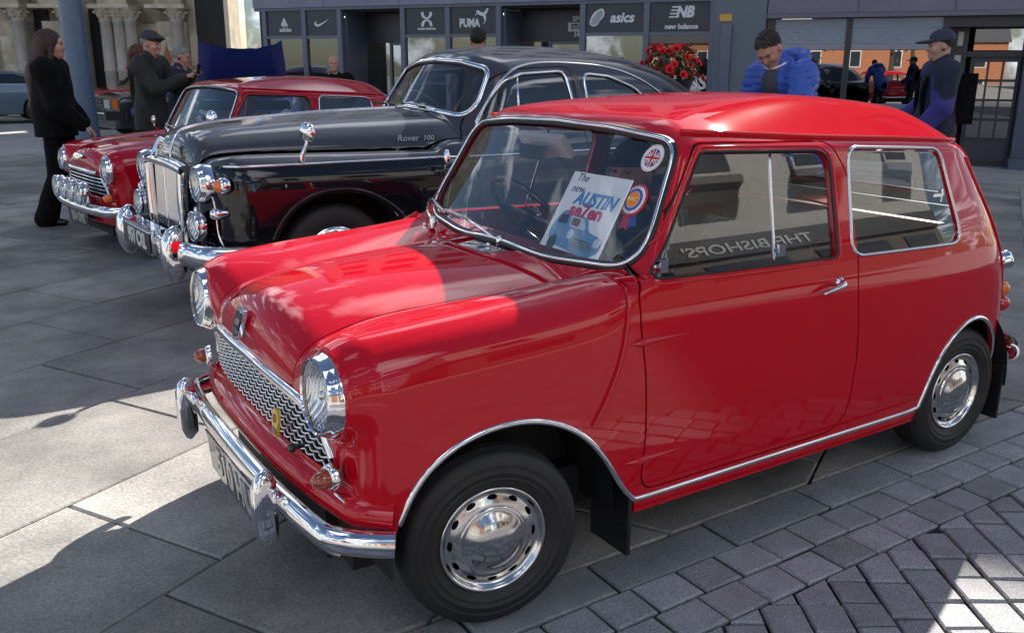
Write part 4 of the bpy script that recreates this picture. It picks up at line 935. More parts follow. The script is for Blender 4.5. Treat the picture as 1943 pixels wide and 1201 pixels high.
R_WS = rpoly([(-.60, 1.105), (-.3, 1.13), (0, 1.142), (.3, 1.13), (.60, 1.105), (.525, 1.40), (.27, 1.445), (0, 1.458), (-.27, 1.445), (-.525, 1.40)], [.10, .3, .3, .3, .10, .10, .3, .3, .3, .10], 7)
R_DW = rpoly([(1.70, 1.045), (1.83, 1.22), (1.92, 1.32), (2.06, 1.362), (2.41, 1.38), (2.45, 1.04)], [.03, .2, .15, .12, .05, .04], 6)
R_RW = rpoly([(2.57, 1.04), (2.575, 1.365), (2.80, 1.345), (3.02, 1.27), (3.26, 1.06)], [.05, .05, .2, .2, .06], 6)
R_D1 = rpoly([(1.60, .33), (1.60, .95), (1.66, 1.06), (1.80, 1.26), (1.90, 1.36), (2.03, 1.40), (2.47, 1.415), (2.51, .33)], [.04, .1, .1, .2, .15, .1, .05, .04], 6)
def rover():
    root = empty('large_classic_saloon', (.036, 3.03, 0), .067, 'charcoal and black classic saloon with upright chrome grille, between the two red cars', 'car', 'classic cars parked side by side')
    f = rover_f; V, Q = snet(f, (-.16, -.88, .16), (4.5, .88, 1.60), .02); V = onto(f, V, 3); S = Sheet(V, Q).clip(lambda V: .24-V[:, 2])
    xz = lambda poly: (lambda V: sdp(V[:, 0], V[:, 2], poly)); so = lambda g: (lambda V: np.where(np.abs(V[:, 1]) > .45, g(V), .06))
    S = S.clip(lambda V: -so(xz(R_ARCH))(V)).clip(lambda V: -so(xz(R_ARCHR))(V))
    wsg = lambda V: np.where((V[:, 0] < 2.1) & (V[:, 2] > 1.05), sdp(V[:, 1], V[:, 2], R_WS), .06); dw, rw, d1 = so(xz(R_DW)), so(xz(R_RW)), so(xz(R_D1))
    S.clip(lambda V: wsg(V)-.012).surf(f, 'windscreen', GLASS, root, -.01)
    for nm, g in (('front_door_window', dw), ('rear_door_window', rw)):
        a = S.clip(lambda V: g(V)-.01)
        for h in (a.clip(lambda V: V[:, 1]), a.clip(lambda V: -V[:, 1])): h.surf(f, nm, GLASS, root, -.008)
    B = S
    for g in (wsg, rw): B = B.clip(lambda V: -g(V))
    gg = lambda V: np.where(V[:, 0] < .3, sdp(V[:, 1], V[:, 2], rpoly([(-.30, .40), (.30, .40), (.33, .86), (-.33, .86)], .03, 3)), .06)
    B = B.clip(lambda V: -gg(V))
    wz = lambda V: V[:, 2]-(.905-.012*(V[:, 0]/1.5))
    bon = lambda V: np.maximum(np.maximum(np.abs(V[:, 1])-V_wd(V[:, 0])-.0, V[:, 0]-(1.52+.10*(np.abs(V[:, 1])/.6)**2)), .885-V[:, 2])
    dd = S.clip(lambda V: d1(V)+.003).clip(lambda V: -dw(V))
    for h in (dd.clip(lambda V: V[:, 1]), dd.clip(lambda V: -V[:, 1])): h.solid(f, .03, 'front_door', [RPX, BLACK], root)
    B = B.clip(lambda V: -d1(V)+.003)
    B.clip(lambda V: wz(V)).solid(f, .02, 'lower_body', [RPB, BLACK], root)
    B.clip(lambda V: -wz(V)).clip(lambda V: -bon(V)+.003).solid(f, .02, 'upper_body', [RPX, HEADLIN], root)
    S.clip(lambda V: bon(V)+.003).solid(f, .01, 'bonnet', [RPX, BLACK], root)
    on = lambda pts, s: (lambda p: (p, normals(f, p)))(drop(f, np.stack([pts[:, 0], np.full(len(pts), s*.78), pts[:, 1]], 1), 1))
    for s in (-1, 1):
        L = np.stack([np.linspace(.10, 4.1, 90), np.zeros(90)], 1); L[:, 1] = .905-.012*(L[:, 0]/1.5); p, n = on(L, s); mk('waist_moulding', *sweep(p, TRIMP*np.array([.014, .009]), n), CHROME, root, True, sharp=60)
        p, n = on(resample(R_ARCH[3:-3], .03, False), s); mk('arch_lip', *sweep(p, rrect(.030, .03, .008, 2), n), RPB, root, True, sharp=50)
        for nm, poly in (('front_window_frame', R_DW), ('rear_window_frame', R_RW)):
            p, n = on(resample(off_outline(poly, .006), .025), s); mk(nm, *sweep(p, TRIMP*np.array([.018, .010]), n, closed=True), CHROME, root, True, sharp=60)
        p, n = on(smoothline([(1.66, .98), (1.74, 1.10), (1.86, 1.27), (1.98, 1.375), (2.15, 1.425), (2.55, 1.432), (2.9, 1.395), (3.2, 1.28), (3.45, 1.10)], 60), s); mk('drip_rail', *sweep(p, rrect(.014, .018, .004, 2), n), CHROME_DULL, root, True, sharp=50)
        p, n = on(np.array([(1.98, 1.10), (2.03, 1.36)]), s); mk('quarter_light_bar', *sweep(p-n*.004, rrect(.014, .012, .003, 1), n), CHROME, root)
        p, n = on(np.stack([np.full(12, 2.505), np.linspace(1.06, 1.37, 12)], 1), s); mk('door_pillar', *sweep(p, rrect(.03, .006, .002, 1), n), RPX, root, True, sharp=50)
        headlamp(root, (-.005, s*.53, .805), .088, .106, .09)
        o = headlamp(root, (-.045, s*.545, .585), .075, .083, .05, name='fog_lamp'); mk('fog_lamp_finial', *lathe([(1e-4, .024), (.008, .02), (.01, .0)], 12, 'z', (.02, 0, .082)), CHROME, o)
        o = mk('side_lamp', *lathe([(1e-4, -.03), (.018, -.027), (.03, -.012), (.033, .01), (.02, .06)], 20, 'x'), CHROME, root); o.location = (.03, s*.70, .665)
        o = mk('indicator', *lathe([(1e-4, -.036), (.016, -.034), (.030, -.022), (.036, -.005), (.036, .02)], 22, 'x'), AMBER, root); o.location = (.06, s*.715, .81)
        mk('indicator_plinth', *lathe([(.035, -.008), (.042, 0), (.046, .02), (.040, .04)], 22, 'x'), CHROME, o)
        mk('wing_bead', *tube(drop(f, smoothline([(.05, s*.735, .74), (.055, s*.735, .64), (.06, s*.735, .52), (.10, s*.735, .40)], 14), 1), .006, 6), CHROME, root)
        # mirror
        p, n = on(np.array([(.50, .915)]), s); c0 = p[0]; o = mk('wing_mirror', *tube(smoothline([c0+np.array([0, 0, .0]), c0+np.array([.0, s*.005, .03]), c0+np.array([.02, s*.01, .08]), c0+np.array([.03, s*.01, .12])], 12), .009, 8, scale=np.linspace(1.8, .8, 12)), CHROME, root)
        h = mk('mirror_head', *lathe([(1e-4, -.022), (.03, -.018), (.05, -.004), (.054, .006), (.05, .010), (1e-4, .008)], 26, 'x'), CHROME, o); h.location = c0+np.array([.03, s*.012, .155]); h.rotation_euler = (0, R(-4), R(24))
        for x, y in ((.69, .66), (3.50, .64)):
            w = empty('wheel', (x, s*y, .335), parent=root); tp = [(.20, -.06), (.215, -.075), (.25, -.085), (.29, -.083), (.318, -.072), (.331, -.055), (.335, -.02)]; tp = tp+[(a, -b) for a, b in tp[::-1]]
            mk('tyre', *lathe([(a, b*s) for a, b in tp], 56, 'y'), TYRE, w, True, sharp=45); mk('hub_cap', *lathe([(.21, .05*s), (.20, .07*s), (.15, .055*s), (.10, .08*s), (.05, .10*s), (1e-4, .105*s)], 40, 'y'), CHROME, w)
    p = drop(f, np.stack([np.linspace(-.03, 1.5, 50), np.zeros(50), np.full(50, 1.1)], 1), 2); n = normals(f, p); mk('bonnet_spine', *sweep(p, TRIMP*np.array([.014, .010]), n), CHROME, root, True, sharp=60)
    p = onto(f, np.stack([1.60+(R_WS[:, 1]-1.13)*.73+.14*(np.abs(R_WS[:, 0])/.6)**2.2, R_WS[:, 0], R_WS[:, 1]], 1), 6); p = resample(p, .025); n = normals(f, p)
    mk('windscreen_surround', *sweep(p-n*.003, TRIMP*np.array([.034, .016]), n, closed=True), CHROME, root, True, sharp=60)
    mk('windscreen_rubber', *sweep(p-n*.006, TRIMP*np.array([.052, .012]), n, closed=True), RUBBER, root, True, sharp=60)
    # grille
    b = MB(); b.box((.10, -.36, .38), (.13, .36, .90)); b.build('grille_back', BLACK, root)
    for k in range(28):
        y = -.262+.524*k/27; mk('grille_slat', *sweep([(-.01+.012*(abs(y)/.26)**2, y, .42), (.004+.012*(abs(y)/.26)**2, y, .855)], rrect(.012, .03, .003, 1), (-1, 0, 0)), CHROME_DULL, root, True, sharp=50)
    for s in (-1, 1):
        mk('grille_side_shell', *sweep(smoothline([(-.015, s*.285, .40), (-.02, s*.30, .6), (-.01, s*.318, .87)], 12), rrect(.055, .06, .02, 4), (-1, 0, 0)), CHROME, root, True, sharp=50)
    ys = np.linspace(-.345, .345, 30); P = np.stack([-.035+.03*(ys/.34)**2, ys, .893-.03*(np.abs(ys)/.34)**2.5], 1); mk('grille_header', *sweep(P, rrect(.055, .075, .022, 4), (-1, 0, 0)), CHROME, root, True, sharp=50)
    mk('centre_bar', *sweep([(-.02, 0, .41), (-.012, 0, .86)], rrect(.022, .03, .006, 2), (-1, 0, 0)), CHROME, root, True, sharp=50)
    o = mk('mascot_badge', *prism(smoothline([(-.03, .04), (0, .06), (.03, .04), (.035, 0), (.02, -.05), (0, -.07), (-.02, -.05), (-.035, 0)], 40, True)[:-1], .02, 'x', -.02), CHROME, root, False); o.location = (-.035, 0, .965); o.rotation_euler = (0, R(30), 0)
    # bumper
    ys = np.linspace(-.86, .86, 60); path = np.stack([-.135+.10*(np.abs(ys)/.7)**2.6+.16*np.clip((np.abs(ys)-.66)/.2, 0, 1)**2, ys, np.full(60, .435)], 1); a = np.linspace(-105, 105, 15)
    bp = [(.068*math.sin(R(t)), .050*math.cos(R(t))) for t in a]; bp += [(x*.86, y*.8-.006) for x, y in bp[::-1]]
    mk('front_bumper', *sweep(path, np.array(bp), np.broadcast_to(np.array([-1., 0, 0]), path.shape)), CHROME, root, True, sharp=60)
    for s in (-1, 1):
        zz = np.array([.335, .345, .39, .46, .53, .575, .60, .61]); sc = np.array([.5, .8, 1, 1.08, 1, .8, .5, .12]); P = np.stack([-.14+np.array([.03, .015, 0, -.008, 0, .012, .03, .04]), np.full(8, s*.475), zz-.03], 1)
        mk('overrider', *sweep(P, rrect(.105, .12, .045, 6), (-1, 0, 0), scale=sc), CHROME, root, True, sharp=60)
    b = MB(); b.box((-.205, -.30, .40), (-.12, .30, .545)); b.build('plate_box', CHROME, root, bevel=.012)
    num_plate(root, '951 CXL', .56, .115, (-.212, 0, .465), .115, bg=BLACKGLOSS, fg=mat('plate_white', (.75, .75, .73), .4), sx=.85)
    # script on bonnet side
    for s, ry in ((-1, 0),):
        p = onto(f, np.array([(1.26, -.575, .992), (1.36, -.585, .990)]), 6); n = normals(f, p); nz_ = Vector(n[0]); xa = Vector(p[1]-p[0]); xa = (xa-nz_*xa.dot(nz_)).normalized(); ya = nz_.cross(xa); o = text('bonnet_script', 'Rover', .058, mat('bright_script', (.5, .5, .5), .3, .5), root, (0, 0, 0), (0, 0, 0), .002, shear=.3); Mx = Matrix((xa, ya, nz_)).transposed().to_4x4(); Mx.translation = Vector(p[0]+n[0]*.016); o.matrix_local = Mx; o2 = text('bonnet_script', '100', .05, MATS['bright_script'], root, (0, 0, 0), (0, 0, 0), .002, shear=.3); My = Mx.copy(); My.translation = Mx.translation+xa*.135; o2.matrix_local = My
    o = mk('door_mirror', *lathe([(1e-4, -.018), (.022, -.014), (.034, 0), (.034, .01), (1e-4, .008)], 20, 'x'), CHROME, root); o.location = (1.33, -.90, .90); o.scale = (1, .8, 1.5)
    mk('mirror_bracket', *tube(smoothline([(.0, 0, -.02), (.0, .03, -.05), (.01, .07, -.06)], 8), .010, 6), CHROME, o)
    # wipers, mirror, interior
    for y in (.1, .5):
        c0 = np.array([1.585, y-.28, 1.135]); mk('wiper', *tube([c0, c0+np.array([.03, .10, .035])], .006, 6), CHROME_DULL, root); mk('wiper_blade', *sweep([c0+np.array([.01, -.05, .02]), c0+np.array([.06, .34, .03])], rrect(.012, .014, .003, 1)), RUBBER, root)
    b = MB(); b.box((1.72, -.62, .96), (1.86, .62, 1.04)); b.build('dashboard', mat('walnut', (.09, .04, .02), .3, coat=.4), root, bevel=.02)
    for y in (-.34, .34): seat(root, 2.35, y, .56, mat('tan_leather', (.16, .10, .06), .45), None, .45, .55)
    seat(root, 3.2, 0, 1.2, MATS['tan_leather'], None, .45, .5); steering(root, (2.0, .36, 1.08), .21)
    b = MB(); b.box((.15, -.62, .2), (4.2, .62, .42)); b.build('floor_pan', BLACK, root)
    for x in (.70, 3.5):
        for s in (-1, 1):
            a = np.linspace(0, np.pi, 18); A = np.stack([x+.44*np.cos(a), np.full(18, .5*s), .32+.44*np.sin(a)], 1); Bv = A.copy(); Bv[:, 1] = .79*s
            mk('wheel_arch_liner', np.concatenate([A, Bv]), [(i, i+1, 19+i, 18+i) for i in range(17)]+[tuple(range(18))], BLACK, root, False)
    return root
rov = rover()
# ------------------------------------------------------------------ buildings
FRAME = mat('grey_blue_frame', (.095, .11, .155), .35)
NAVY = mat('navy_panel', (.026, .028, .042), .4)
FASCIA = mat('slate_blue_fascia', (.19, .20, .28), .45, noise=(1.2, .25, None))
LOGO = mat('white_vinyl', (.62, .64, .66), .5)
DARKIN = mat('dark_interior', (.03, .03, .035), .8)
SHOPFLOOR = mat('shop_floor', (.12, .11, .10), .5)
STONE = mat('weathered_limestone', (.50, .43, .32), .85, noise=(2.5, .5, (.24, .205, .155)), bump=(9, .5, 6))
STONE2 = mat('pale_limestone', (.56, .50, .40), .85, noise=(3.5, .4, (.30, .26, .20)), bump=(12, .5, 6))
SHAFT = mat('grey_marble_shaft', (.38, .35, .30), .5, noise=(4, .4, None))
PINK = mat('red_sandstone', (.36, .12, .075), .8, noise=(5, .4, None))
OAK = mat('pale_oak', (.36, .24, .13), .6, noise=(3, .3, None))
def stroke(pts, w):
    P = np.asarray(pts, float); T = np.gradient(P, axis=0); T /= np.linalg.norm(T, axis=1)[:, None]; N = np.stack([-T[:, 1], T[:, 0]], 1)
    w = np.broadcast_to(np.asarray(w, float), (len(P),))[:, None]/2; return np.vstack([P+N*w, (P-N*w)[::-1]])
FO = Vector((7.25, 21.9, 0)); FD = Vector((.5706, -.8212, 0)).normalized(); FANG = math.atan2(FD.y, FD.x)
shop = empty('sports_shop', (FO.x, FO.y, -.1), FANG, 'grey-blue glazed sports shop with brand signs above its windows', 'building')
zo = .1     # the parts below use eye-level-based heights; the empty stands at -.1
def sbox(name, x0, x1, y0, y1, z0, z1, m, par=None, bev=.008):
    return MB().box((x0, y0, z0+zo), (x1, y1, z1+zo)).build(name, m, par or shop, bevel=bev) if bev else MB().box((x0, y0, z0+zo), (x1, y1, z1+zo)).build(name, m, par or shop)
TOP = 13.2  # unseen roof height, set for where the building's shadow falls
sbox('rear_block', -.95, 13.3, .302, 8.0, 2.86, TOP-.02, DARKIN, bev=0)  # unseen rear volume, added to keep sun out of the interior
for x in (-.94, 11.40): sbox('party_wall', x, x+.2, .14, 7.9, -.5, 2.85, DARKIN, bev=0)  # side walls added to seal the interior from the sun
sbox('upper_wall', -.95, 13.3, .05, .30, 4.3, TOP, mat('grey_render', (.38, .38, .40), .8, noise=(.6, .2, None)), bev=0)  # runs past the shop end to shape the edge of its shadow
sbox('parapet_coping', -1.05, 12.46, -.06, .35, TOP, TOP+.14, FRAME)
for fl in range(3):
    for k in range(6):
        x = .1+k*2.05; w = sbox('upper_window', x, x+1.3, -.02, .045, 5.1+fl*2.55, 6.7+fl*2.55, FRAME)
        MB().box((x+.07, -.035, 5.17+fl*2.55+zo), (x+1.23, -.022, 6.63+fl*2.55+zo)).build('pane', mat('dark_pane', (.03, .035, .045), .05, spec=.8), w)
for k in range(6): sbox('fascia_panel', -.95+k*2.232, -.95+(k+1)*2.232-.012, -.10, .3, 2.86, 4.28, FASCIA)
sbox('head_rail', -.95, 12.44, -.06, .2, 2.79, 2.855, FRAME)
posts = [-.66, .60, 1.70, 3.56, 4.82, 6.18, 8.30, 9.81, 11.30]
for x in posts: sbox('mullion', x-.065, x+.065, -.05, .12, -.55, 2.79, FRAME)
bays = [(-.595, .535, 'a'), (.665, 1.635, 'n'), (3.625, 4.755, 'u'), (4.885, 6.115, 'p'), (8.365, 9.745, 's'), (9.875, 11.235, 'b')]
panels = {}
for x0, x1, k in bays:
    sbox('transom', x0, x1, -.04, .1, 2.09, 2.16, FRAME)
    panels[k] = (sbox('sign_panel', x0+.003, x1-.003, .0, .05, 2.163, 2.787, NAVY, bev=.004), (x0+x1)/2)
    sbox('shop_window', x0+.002, x1-.002, .02, .032, .0, 2.088, SHOPGLASS, bev=0)
    sbox('stall_riser', x0, x1, -.03, .1, -.55, .0, FRAME)
def logo(par, poly, x, z, s, y=-.004, m=None, name='logo'):
    P = np.asarray(poly, float)*s+np.array([x, z+zo]); V, F = prism(P, .006, 'y', y-.006); return mk(name, V, F, m or LOGO, par, False)
def word(par, s, x, z, size, y=-.006, m=None, **kw): return text('sign_lettering', s, size, m or LOGO, par, (x, y, z+zo), (R(90), 0, 0), .003, **kw)
p, cx = panels['a']
for k, h in enumerate((.38, .62, .90)): 
    x = -.36+k*.28; logo(p, [(x, 0), (x+.24, 0), (x+.24-.42*h*.62, h*.8), (x+.24-.42*h*.62-.19, h*.8-.12)] if False else [(x+.10, 0), (x+.34, 0), (x+.34-.50*h, h), (x+.34-.50*h-.20, h-.10)], cx-.02, 2.40, .24)
word(p, 'adidas', cx+.02, 2.315, .155, bold=.004)
p, cx = panels['n']
sw = np.vstack([smoothline([(-.62, -.02), (-.50, -.22), (-.30, -.26), (0, -.16), (.80, .32)], 24), smoothline([(.80, .32), (.0, -.02), (-.26, -.09), (-.42, -.06), (-.47, .02), (-.42, .18)], 24)[1:], smoothline([(-.42, .18), (-.56, .10), (-.62, -.02)], 6)[1:-1]])
logo(p, sw, cx-.03, 2.47, .33)
p, cx = panels['u']
for sg in (1, -1):
    arc = smoothline([(-.50, .62*sg), (-.44, .30*sg), (-.20, .06*sg), (0, .0), (.20, .06*sg), (.44, .30*sg), (.50, .62*sg)], 30); logo(p, stroke(arc, np.interp(np.linspace(0, 1, 30), [0, .2, .5, .8, 1], [.30, .30, .14, .30, .30])), cx+.04, 2.52+.02*sg, .24, y=-.004-.002*sg)
word(p, 'UNDER ARMOUR', cx+.03, 2.29, .062, bold=.003, sx=1.05)
p, cx = panels['p']
word(p, 'PUMA', cx-.10, 2.41, .26, bold=.012, sx=.78)
cat = smoothline([(.66, .50), (.60, .42), (.50, .20), (.42, .12), (.46, -.10), (.40, -.30), (.34, -.42), (.24, -.46), (.32, -.34), (.30, -.12), (.20, .04), (.02, .06), (-.14, .16), (-.28, .12), (-.34, .02), (-.30, .16), (-.22, .30), (-.30, .36), (-.20, .40), (.0, .34), (.22, .24), (.36, .30), (.52, .52)], 70, True)[:-1]
logo(p, cat, cx+.18, 2.56, .36)
p, cx = panels['s']
word(p, 'asics', cx+.17, 2.475, .30, bold=.010, shear=.22)
logo(p, stroke(smoothline([(-.30, -.42), (.10, -.20), (.42, .18), (.34, .44), (.02, .36), (-.34, -.06), (-.38, -.38), (-.10, -.46), (.16, -.20), (.30, .10)], 60), np.r_[np.linspace(.03, .12, 30), np.linspace(.12, .03, 30)]), cx-.42, 2.49, .38)
p, cx = panels['b']
word(p, 'NB', cx+.10, 2.57, .32, bold=.016, shear=.25, sx=.9)
for k in range(4): logo(p, [(-.42+.04*k, .0), (-.02, .0), (.02, .055), (-.40+.04*k, .055)], cx-.02, 2.46+.07*k, .55, y=-.012)
word(p, 'new balance', cx+.04, 2.27, .15, bold=.005)
word(shop, 'FEARLESS', 11.22, 1.06, .40, y=.012, align='RIGHT', bold=.012)
# two recessed entrances
ent = []
for x0, x1, dx0, dx1, sx in ((1.765, 3.495, 2.62, 3.44, 3.42), (6.245, 8.235, 7.15, 8.05, 7.80)):
    for nm, a, b in (('return_wall', x0+.001, x0+.06), ('return_wall', x1-.06, x1-.001)): sbox(nm, a, b, .13, 1.1, -.5, 2.78, FRAME)
    sbox('entrance_soffit', x0, x1, .13, 1.2, 2.74, 2.785, DARKIN, bev=0)
    d = sbox('entrance_screen', x0+.07, x1-.07, 1.05, 1.12, 2.0, 2.73, NAVY)
    for a in (dx0-.06, dx1): sbox('door_jamb', a, a+.06, 1.0, 1.14, -.5, 1.995, FRAME)
    dr = sbox('shop_door', dx0+.004, dx1-.004, 1.05, 1.06, -.48, 1.93, SHOPGLASS, bev=0); sbox('door_rail', dx0, dx1, 1.02, 1.09, 1.935, 1.99, FRAME)
    sbox('side_light', x0+.065, dx0-.065, 1.06, 1.07, -.48, 1.99, SHOPGLASS, bev=0)
    word(d, 'SPORT', sx+.13, 2.52, .165, y=1.044, bold=.008); word(d, 'HERE', sx+.13, 2.16, .165, y=1.044, bold=.008)
    logo(d, [(-.31, -.09), (.31, -.09), (.31, .09), (-.31, .09)], sx+.13, 2.335, 1.15, y=1.046); word(d, 'STARTS', sx+.13, 2.335, .165, y=1.034, m=NAVY, bold=.008)
# interior
sbox('shop_floor', -.6, 11.2, .13, 7.5, -.5, -.45, SHOPFLOOR, bev=0)
sbox('back_wall', -.6, 11.2, 5.0, 5.2, -.45, 2.8, mat('shop_back_wall', (.22, .21, .20), .7), bev=0)
sbox('ceiling', -.6, 11.2, 1.25, 5.0, 2.78, 2.84, DARKIN, bev=0)
for k in range(7):
    x = .0+k*1.65+rnd.uniform(-.2, .2); d = sbox('display_rail', x, x+.9, 2.2, 2.6, -.4, 1.2+rnd.uniform(-.2, .3), mat('garments_%d' % (k % 3), ((.10, .05, .04), (.05, .07, .10), (.16, .16, .15))[k % 3], .8), bev=.05)
for k, x in enumerate((2.95, 3.2, 7.4, 7.75, 9.2)):
    o = sbox('ceiling_lamp', x, x+.10, 3.0, 3.1, 1.45, 1.62, mat('warm_lamp', (1, .8, .5), .5, emit=((1, .75, .45), 1.6)))
for k in range(7): sbox('fill_light_panel', .1+k*1.6, 1.1+k*1.6, 2.6, 2.85, 2.745, 2.775, mat('fill_light_panel', (1, 1, 1), .5, emit=((1, .93, .82), 3.0)), bev=0)  # glowing panels added to brighten the shop interior
# printed window graphic in the first two windows: pale runner figure and foliage shapes
POSTW = mat('poster_pale', (.42, .46, .48), .6, noise=(2.5, .35, (.20, .25, .30))); POSTD = mat('poster_slate', (.06, .085, .12), .6)
for x0, x1 in ((-.58, .52), (.68, 1.62)): sbox('window_poster', x0, x1, .09, .10, .1, 2.05, POSTW, bev=0)
def blob(x, z, r, n, m, par=shop):
    pts = [(r*(1+.35*math.sin(3*a+n)+.15*math.sin(7*a+2*n))*math.cos(a), r*1.2*(1+.3*math.sin(2*a+n))*math.sin(a)) for a in np.linspace(0, 2*np.pi, 40, endpoint=False)]
    return logo(par, pts, x, z, 1, y=.088, m=m, name='poster_shape')
for q in ((-.3, 1.85, .18, 1), (.35, 1.6, .22, 2.4), (.9, 1.75, .24, .7), (1.45, 1.9, .12, 3), (1.0, 1.1, .26, 4), (.1, .9, .15, 5), (1.5, 1.3, .12, 2)): blob(*q, POSTD)
# corner pier with a small yellow notice
sbox('corner_pier', 11.37, 12.44, -.14, .5, -.6, 2.785, mat('pier_grey', (.11, .13, .165), .5))
sbox('downpipe', 11.52, 11.74, -.22, -.145, -.6, 2.3, FRAME, bev=.03)
sbox('yellow_notice', 11.46, 11.72, -.175, -.143, 2.36, 2.51, mat('amber_notice', (.55, .32, .06), .5))
# ---- right-hand premises with large panes
pub = empty('corner_premises', tuple(FO+FD*12.46+Vector((0, 0, -.6))), FANG, 'dark-framed glazed corner premises with patterned frosted band and panelled door', 'building')
zo2 = .6
DK = mat('dark_oak_frame', (.025, .025, .032), .4); LIL = mat('lilac_panel', (.16, .15, .21), .4, noise=(.9, .3, None)); FROST = mat('frosted_glass_band', (.20, .24, .30), .3, coat=.4)
def pbox(name, x0, x1, y0, y1, z0, z1, m, par=None, bev=.008): return MB().box((x0-12.46, y0, z0+zo2), (x1-12.46, y1, z1+zo2)).build(name, m, par or pub, bevel=bev)
pbox('rear_block', 13.31, 14.8, .302, 8, 2.42, 10.38, DARKIN, bev=0); pbox('rear_block', 14.81, 24, .302, 8, 2.42, 11.88, DARKIN, bev=0); pbox('party_wall', 12.5, 12.7, .16, 7.9, -.6, 2.41, DARKIN, bev=0)  # unseen blocks and wall added to stop sun leaking inside
pbox('upper_wall', 13.31, 14.8, .1, .30, 4.2, 10.4, mat('dark_brick_wall', (.17, .12, .11), .8, noise=(3, .3, None)), bev=0)  # unseen top kept low so sun reaches the dark saloon's roof
pbox('shade_bay', 14.81, 24, .1, .30, 4.2, 11.9, MATS['dark_brick_wall'], bev=0)  # unseen bay stepped up to throw shade on the ground at right
for k in range(4):
    for fl in range(2):
        w = pbox('upper_window', 13.2+k*2.6, 14.5+k*2.6, .03, .095, 5.2+fl*3, 7.0+fl*3, DK); pbox('pane', 13.28+k*2.6, 14.42+k*2.6, .012, .028, 5.28+fl*3, 6.92+fl*3, MATS['dark_pane'], w, 0)
for k in range(4): pbox('fascia_panel', 12.46+k*1.8, 12.46+(k+1)*1.8-.01, -.12, .3, 2.50, 4.15, LIL)
pbox('cornice', 12.46, 19.6, -.2, .2, 2.405, 2.49, mat('lilac_cornice', (.11, .11, .15), .4))
pbox('corner_post', 12.46, 12.62, -.05, .15, -.6, 2.40, DK)
for x in (14.12, 15.94): pbox('mullion', x-.06, x+.06, -.03, .12, -.6, 2.40, DK)
pbox('sill_rail', 12.62, 15.88, -.08, .12, .58, .68, mat('blue_grey_sill', (.12, .14, .20), .4))
pbox('stall_riser', 12.62, 15.88, -.02, .12, -.6, .578, DK)
REFGLASS = glassmat('dark_mirror_pane', (.12, .13, .15), .34)
for x0, x1 in ((12.62, 14.06), (14.18, 15.88)):
    pbox('window_pane', x0, x1, .02, .03, .68, 1.76, REFGLASS, bev=0); b = pbox('frosted_band', x0, x1, .0, .02, 1.77, 2.39, FROST, bev=0)
    n = int((x1-x0)/.26)
    for k in range(n):
        cx = x0+(x1-x0)*(k+.5)/n-12.46; a = np.linspace(0, 2*np.pi, 24, endpoint=False); q = np.stack([cx+.105*np.cos(a), np.full(24, -.003), 2.05+zo2+.085*np.sin(a)], 1); mk('etched_oval', *tube(q, .010, 5, closed=True), mat('etched_pale', (.30, .36, .42), .4), b)
        if k < n-1: mk('etched_link', *tube([(cx+.105, -.003, 2.05+zo2), (cx+.26*.56, -.003, 2.05+zo2)], .010, 5), MATS['etched_pale'], b)
    for z in (1.90, 2.20): mk('etched_line', *tube([(x0-12.44, -.003, z+zo2), (x1-12.48, -.003, z+zo2)], .008, 5), MATS['etched_pale'], b)
pbox('dark_room', 12.6, 18, 3, 3.1, -.6, 2.4, DARKIN, bev=0)
# recessed door
pbox('porch_side', 16.0, 16.06, .12, .7, -.6, 2.4, DK); pbox('porch_head', 16.0, 18.6, .0, .7, 2.2, 2.40, DK); pbox('door_pilaster', 16.06, 16.40, .45, .7, -.6, 2.19, DK)
pbox('bell_plate', 16.18, 16.30, .43, .448, 1.45, 1.66, mat('bell_pale', (.5, .5, .52), .4)); pbox('lamp_panel', 16.2, 16.3, .43, .448, 1.85, 2.12, MATS['bell_pale'])
pbox('transom_frame', 16.41, 17.7, .5, .7, 1.63, 1.74, DK); pbox('fanlight', 16.52, 17.5, .58, .60, 1.76, 2.17, REFGLASS, bev=0)
dr = pbox('door', 16.50, 17.42, .55, .62, -.55, 1.62, DK)
for i in range(3):
    for j in range(4): pbox('door_pane', 16.58+i*.27, 16.81+i*.27, .535, .548, .02+j*.39, .36+j*.39, REFGLASS, dr, 0)
pbox('kick_panel', 16.58, 17.35, .535, .549, -.45, -.08, mat('kick_panel_grey', (.04, .045, .06), .3), dr)
pbox('door_step', 16.0, 17.6, -.5, .5, -.72, -.56, mat('step_stone', (.16, .18, .24), .6)); pbox('door_pier', 17.44, 17.9, .2, .75, -.6, 2.19, mat('pier_blue', (.06, .075, .11), .5)); pbox('pier_plinth', 17.4, 18.2, .02, .8, -.7, -.35, mat('plinth_blue', (.07, .09, .13), .5))
pbox('inner_wall', 17.9, 24, .2, .5, -.6, 4.2, DK, bev=0)
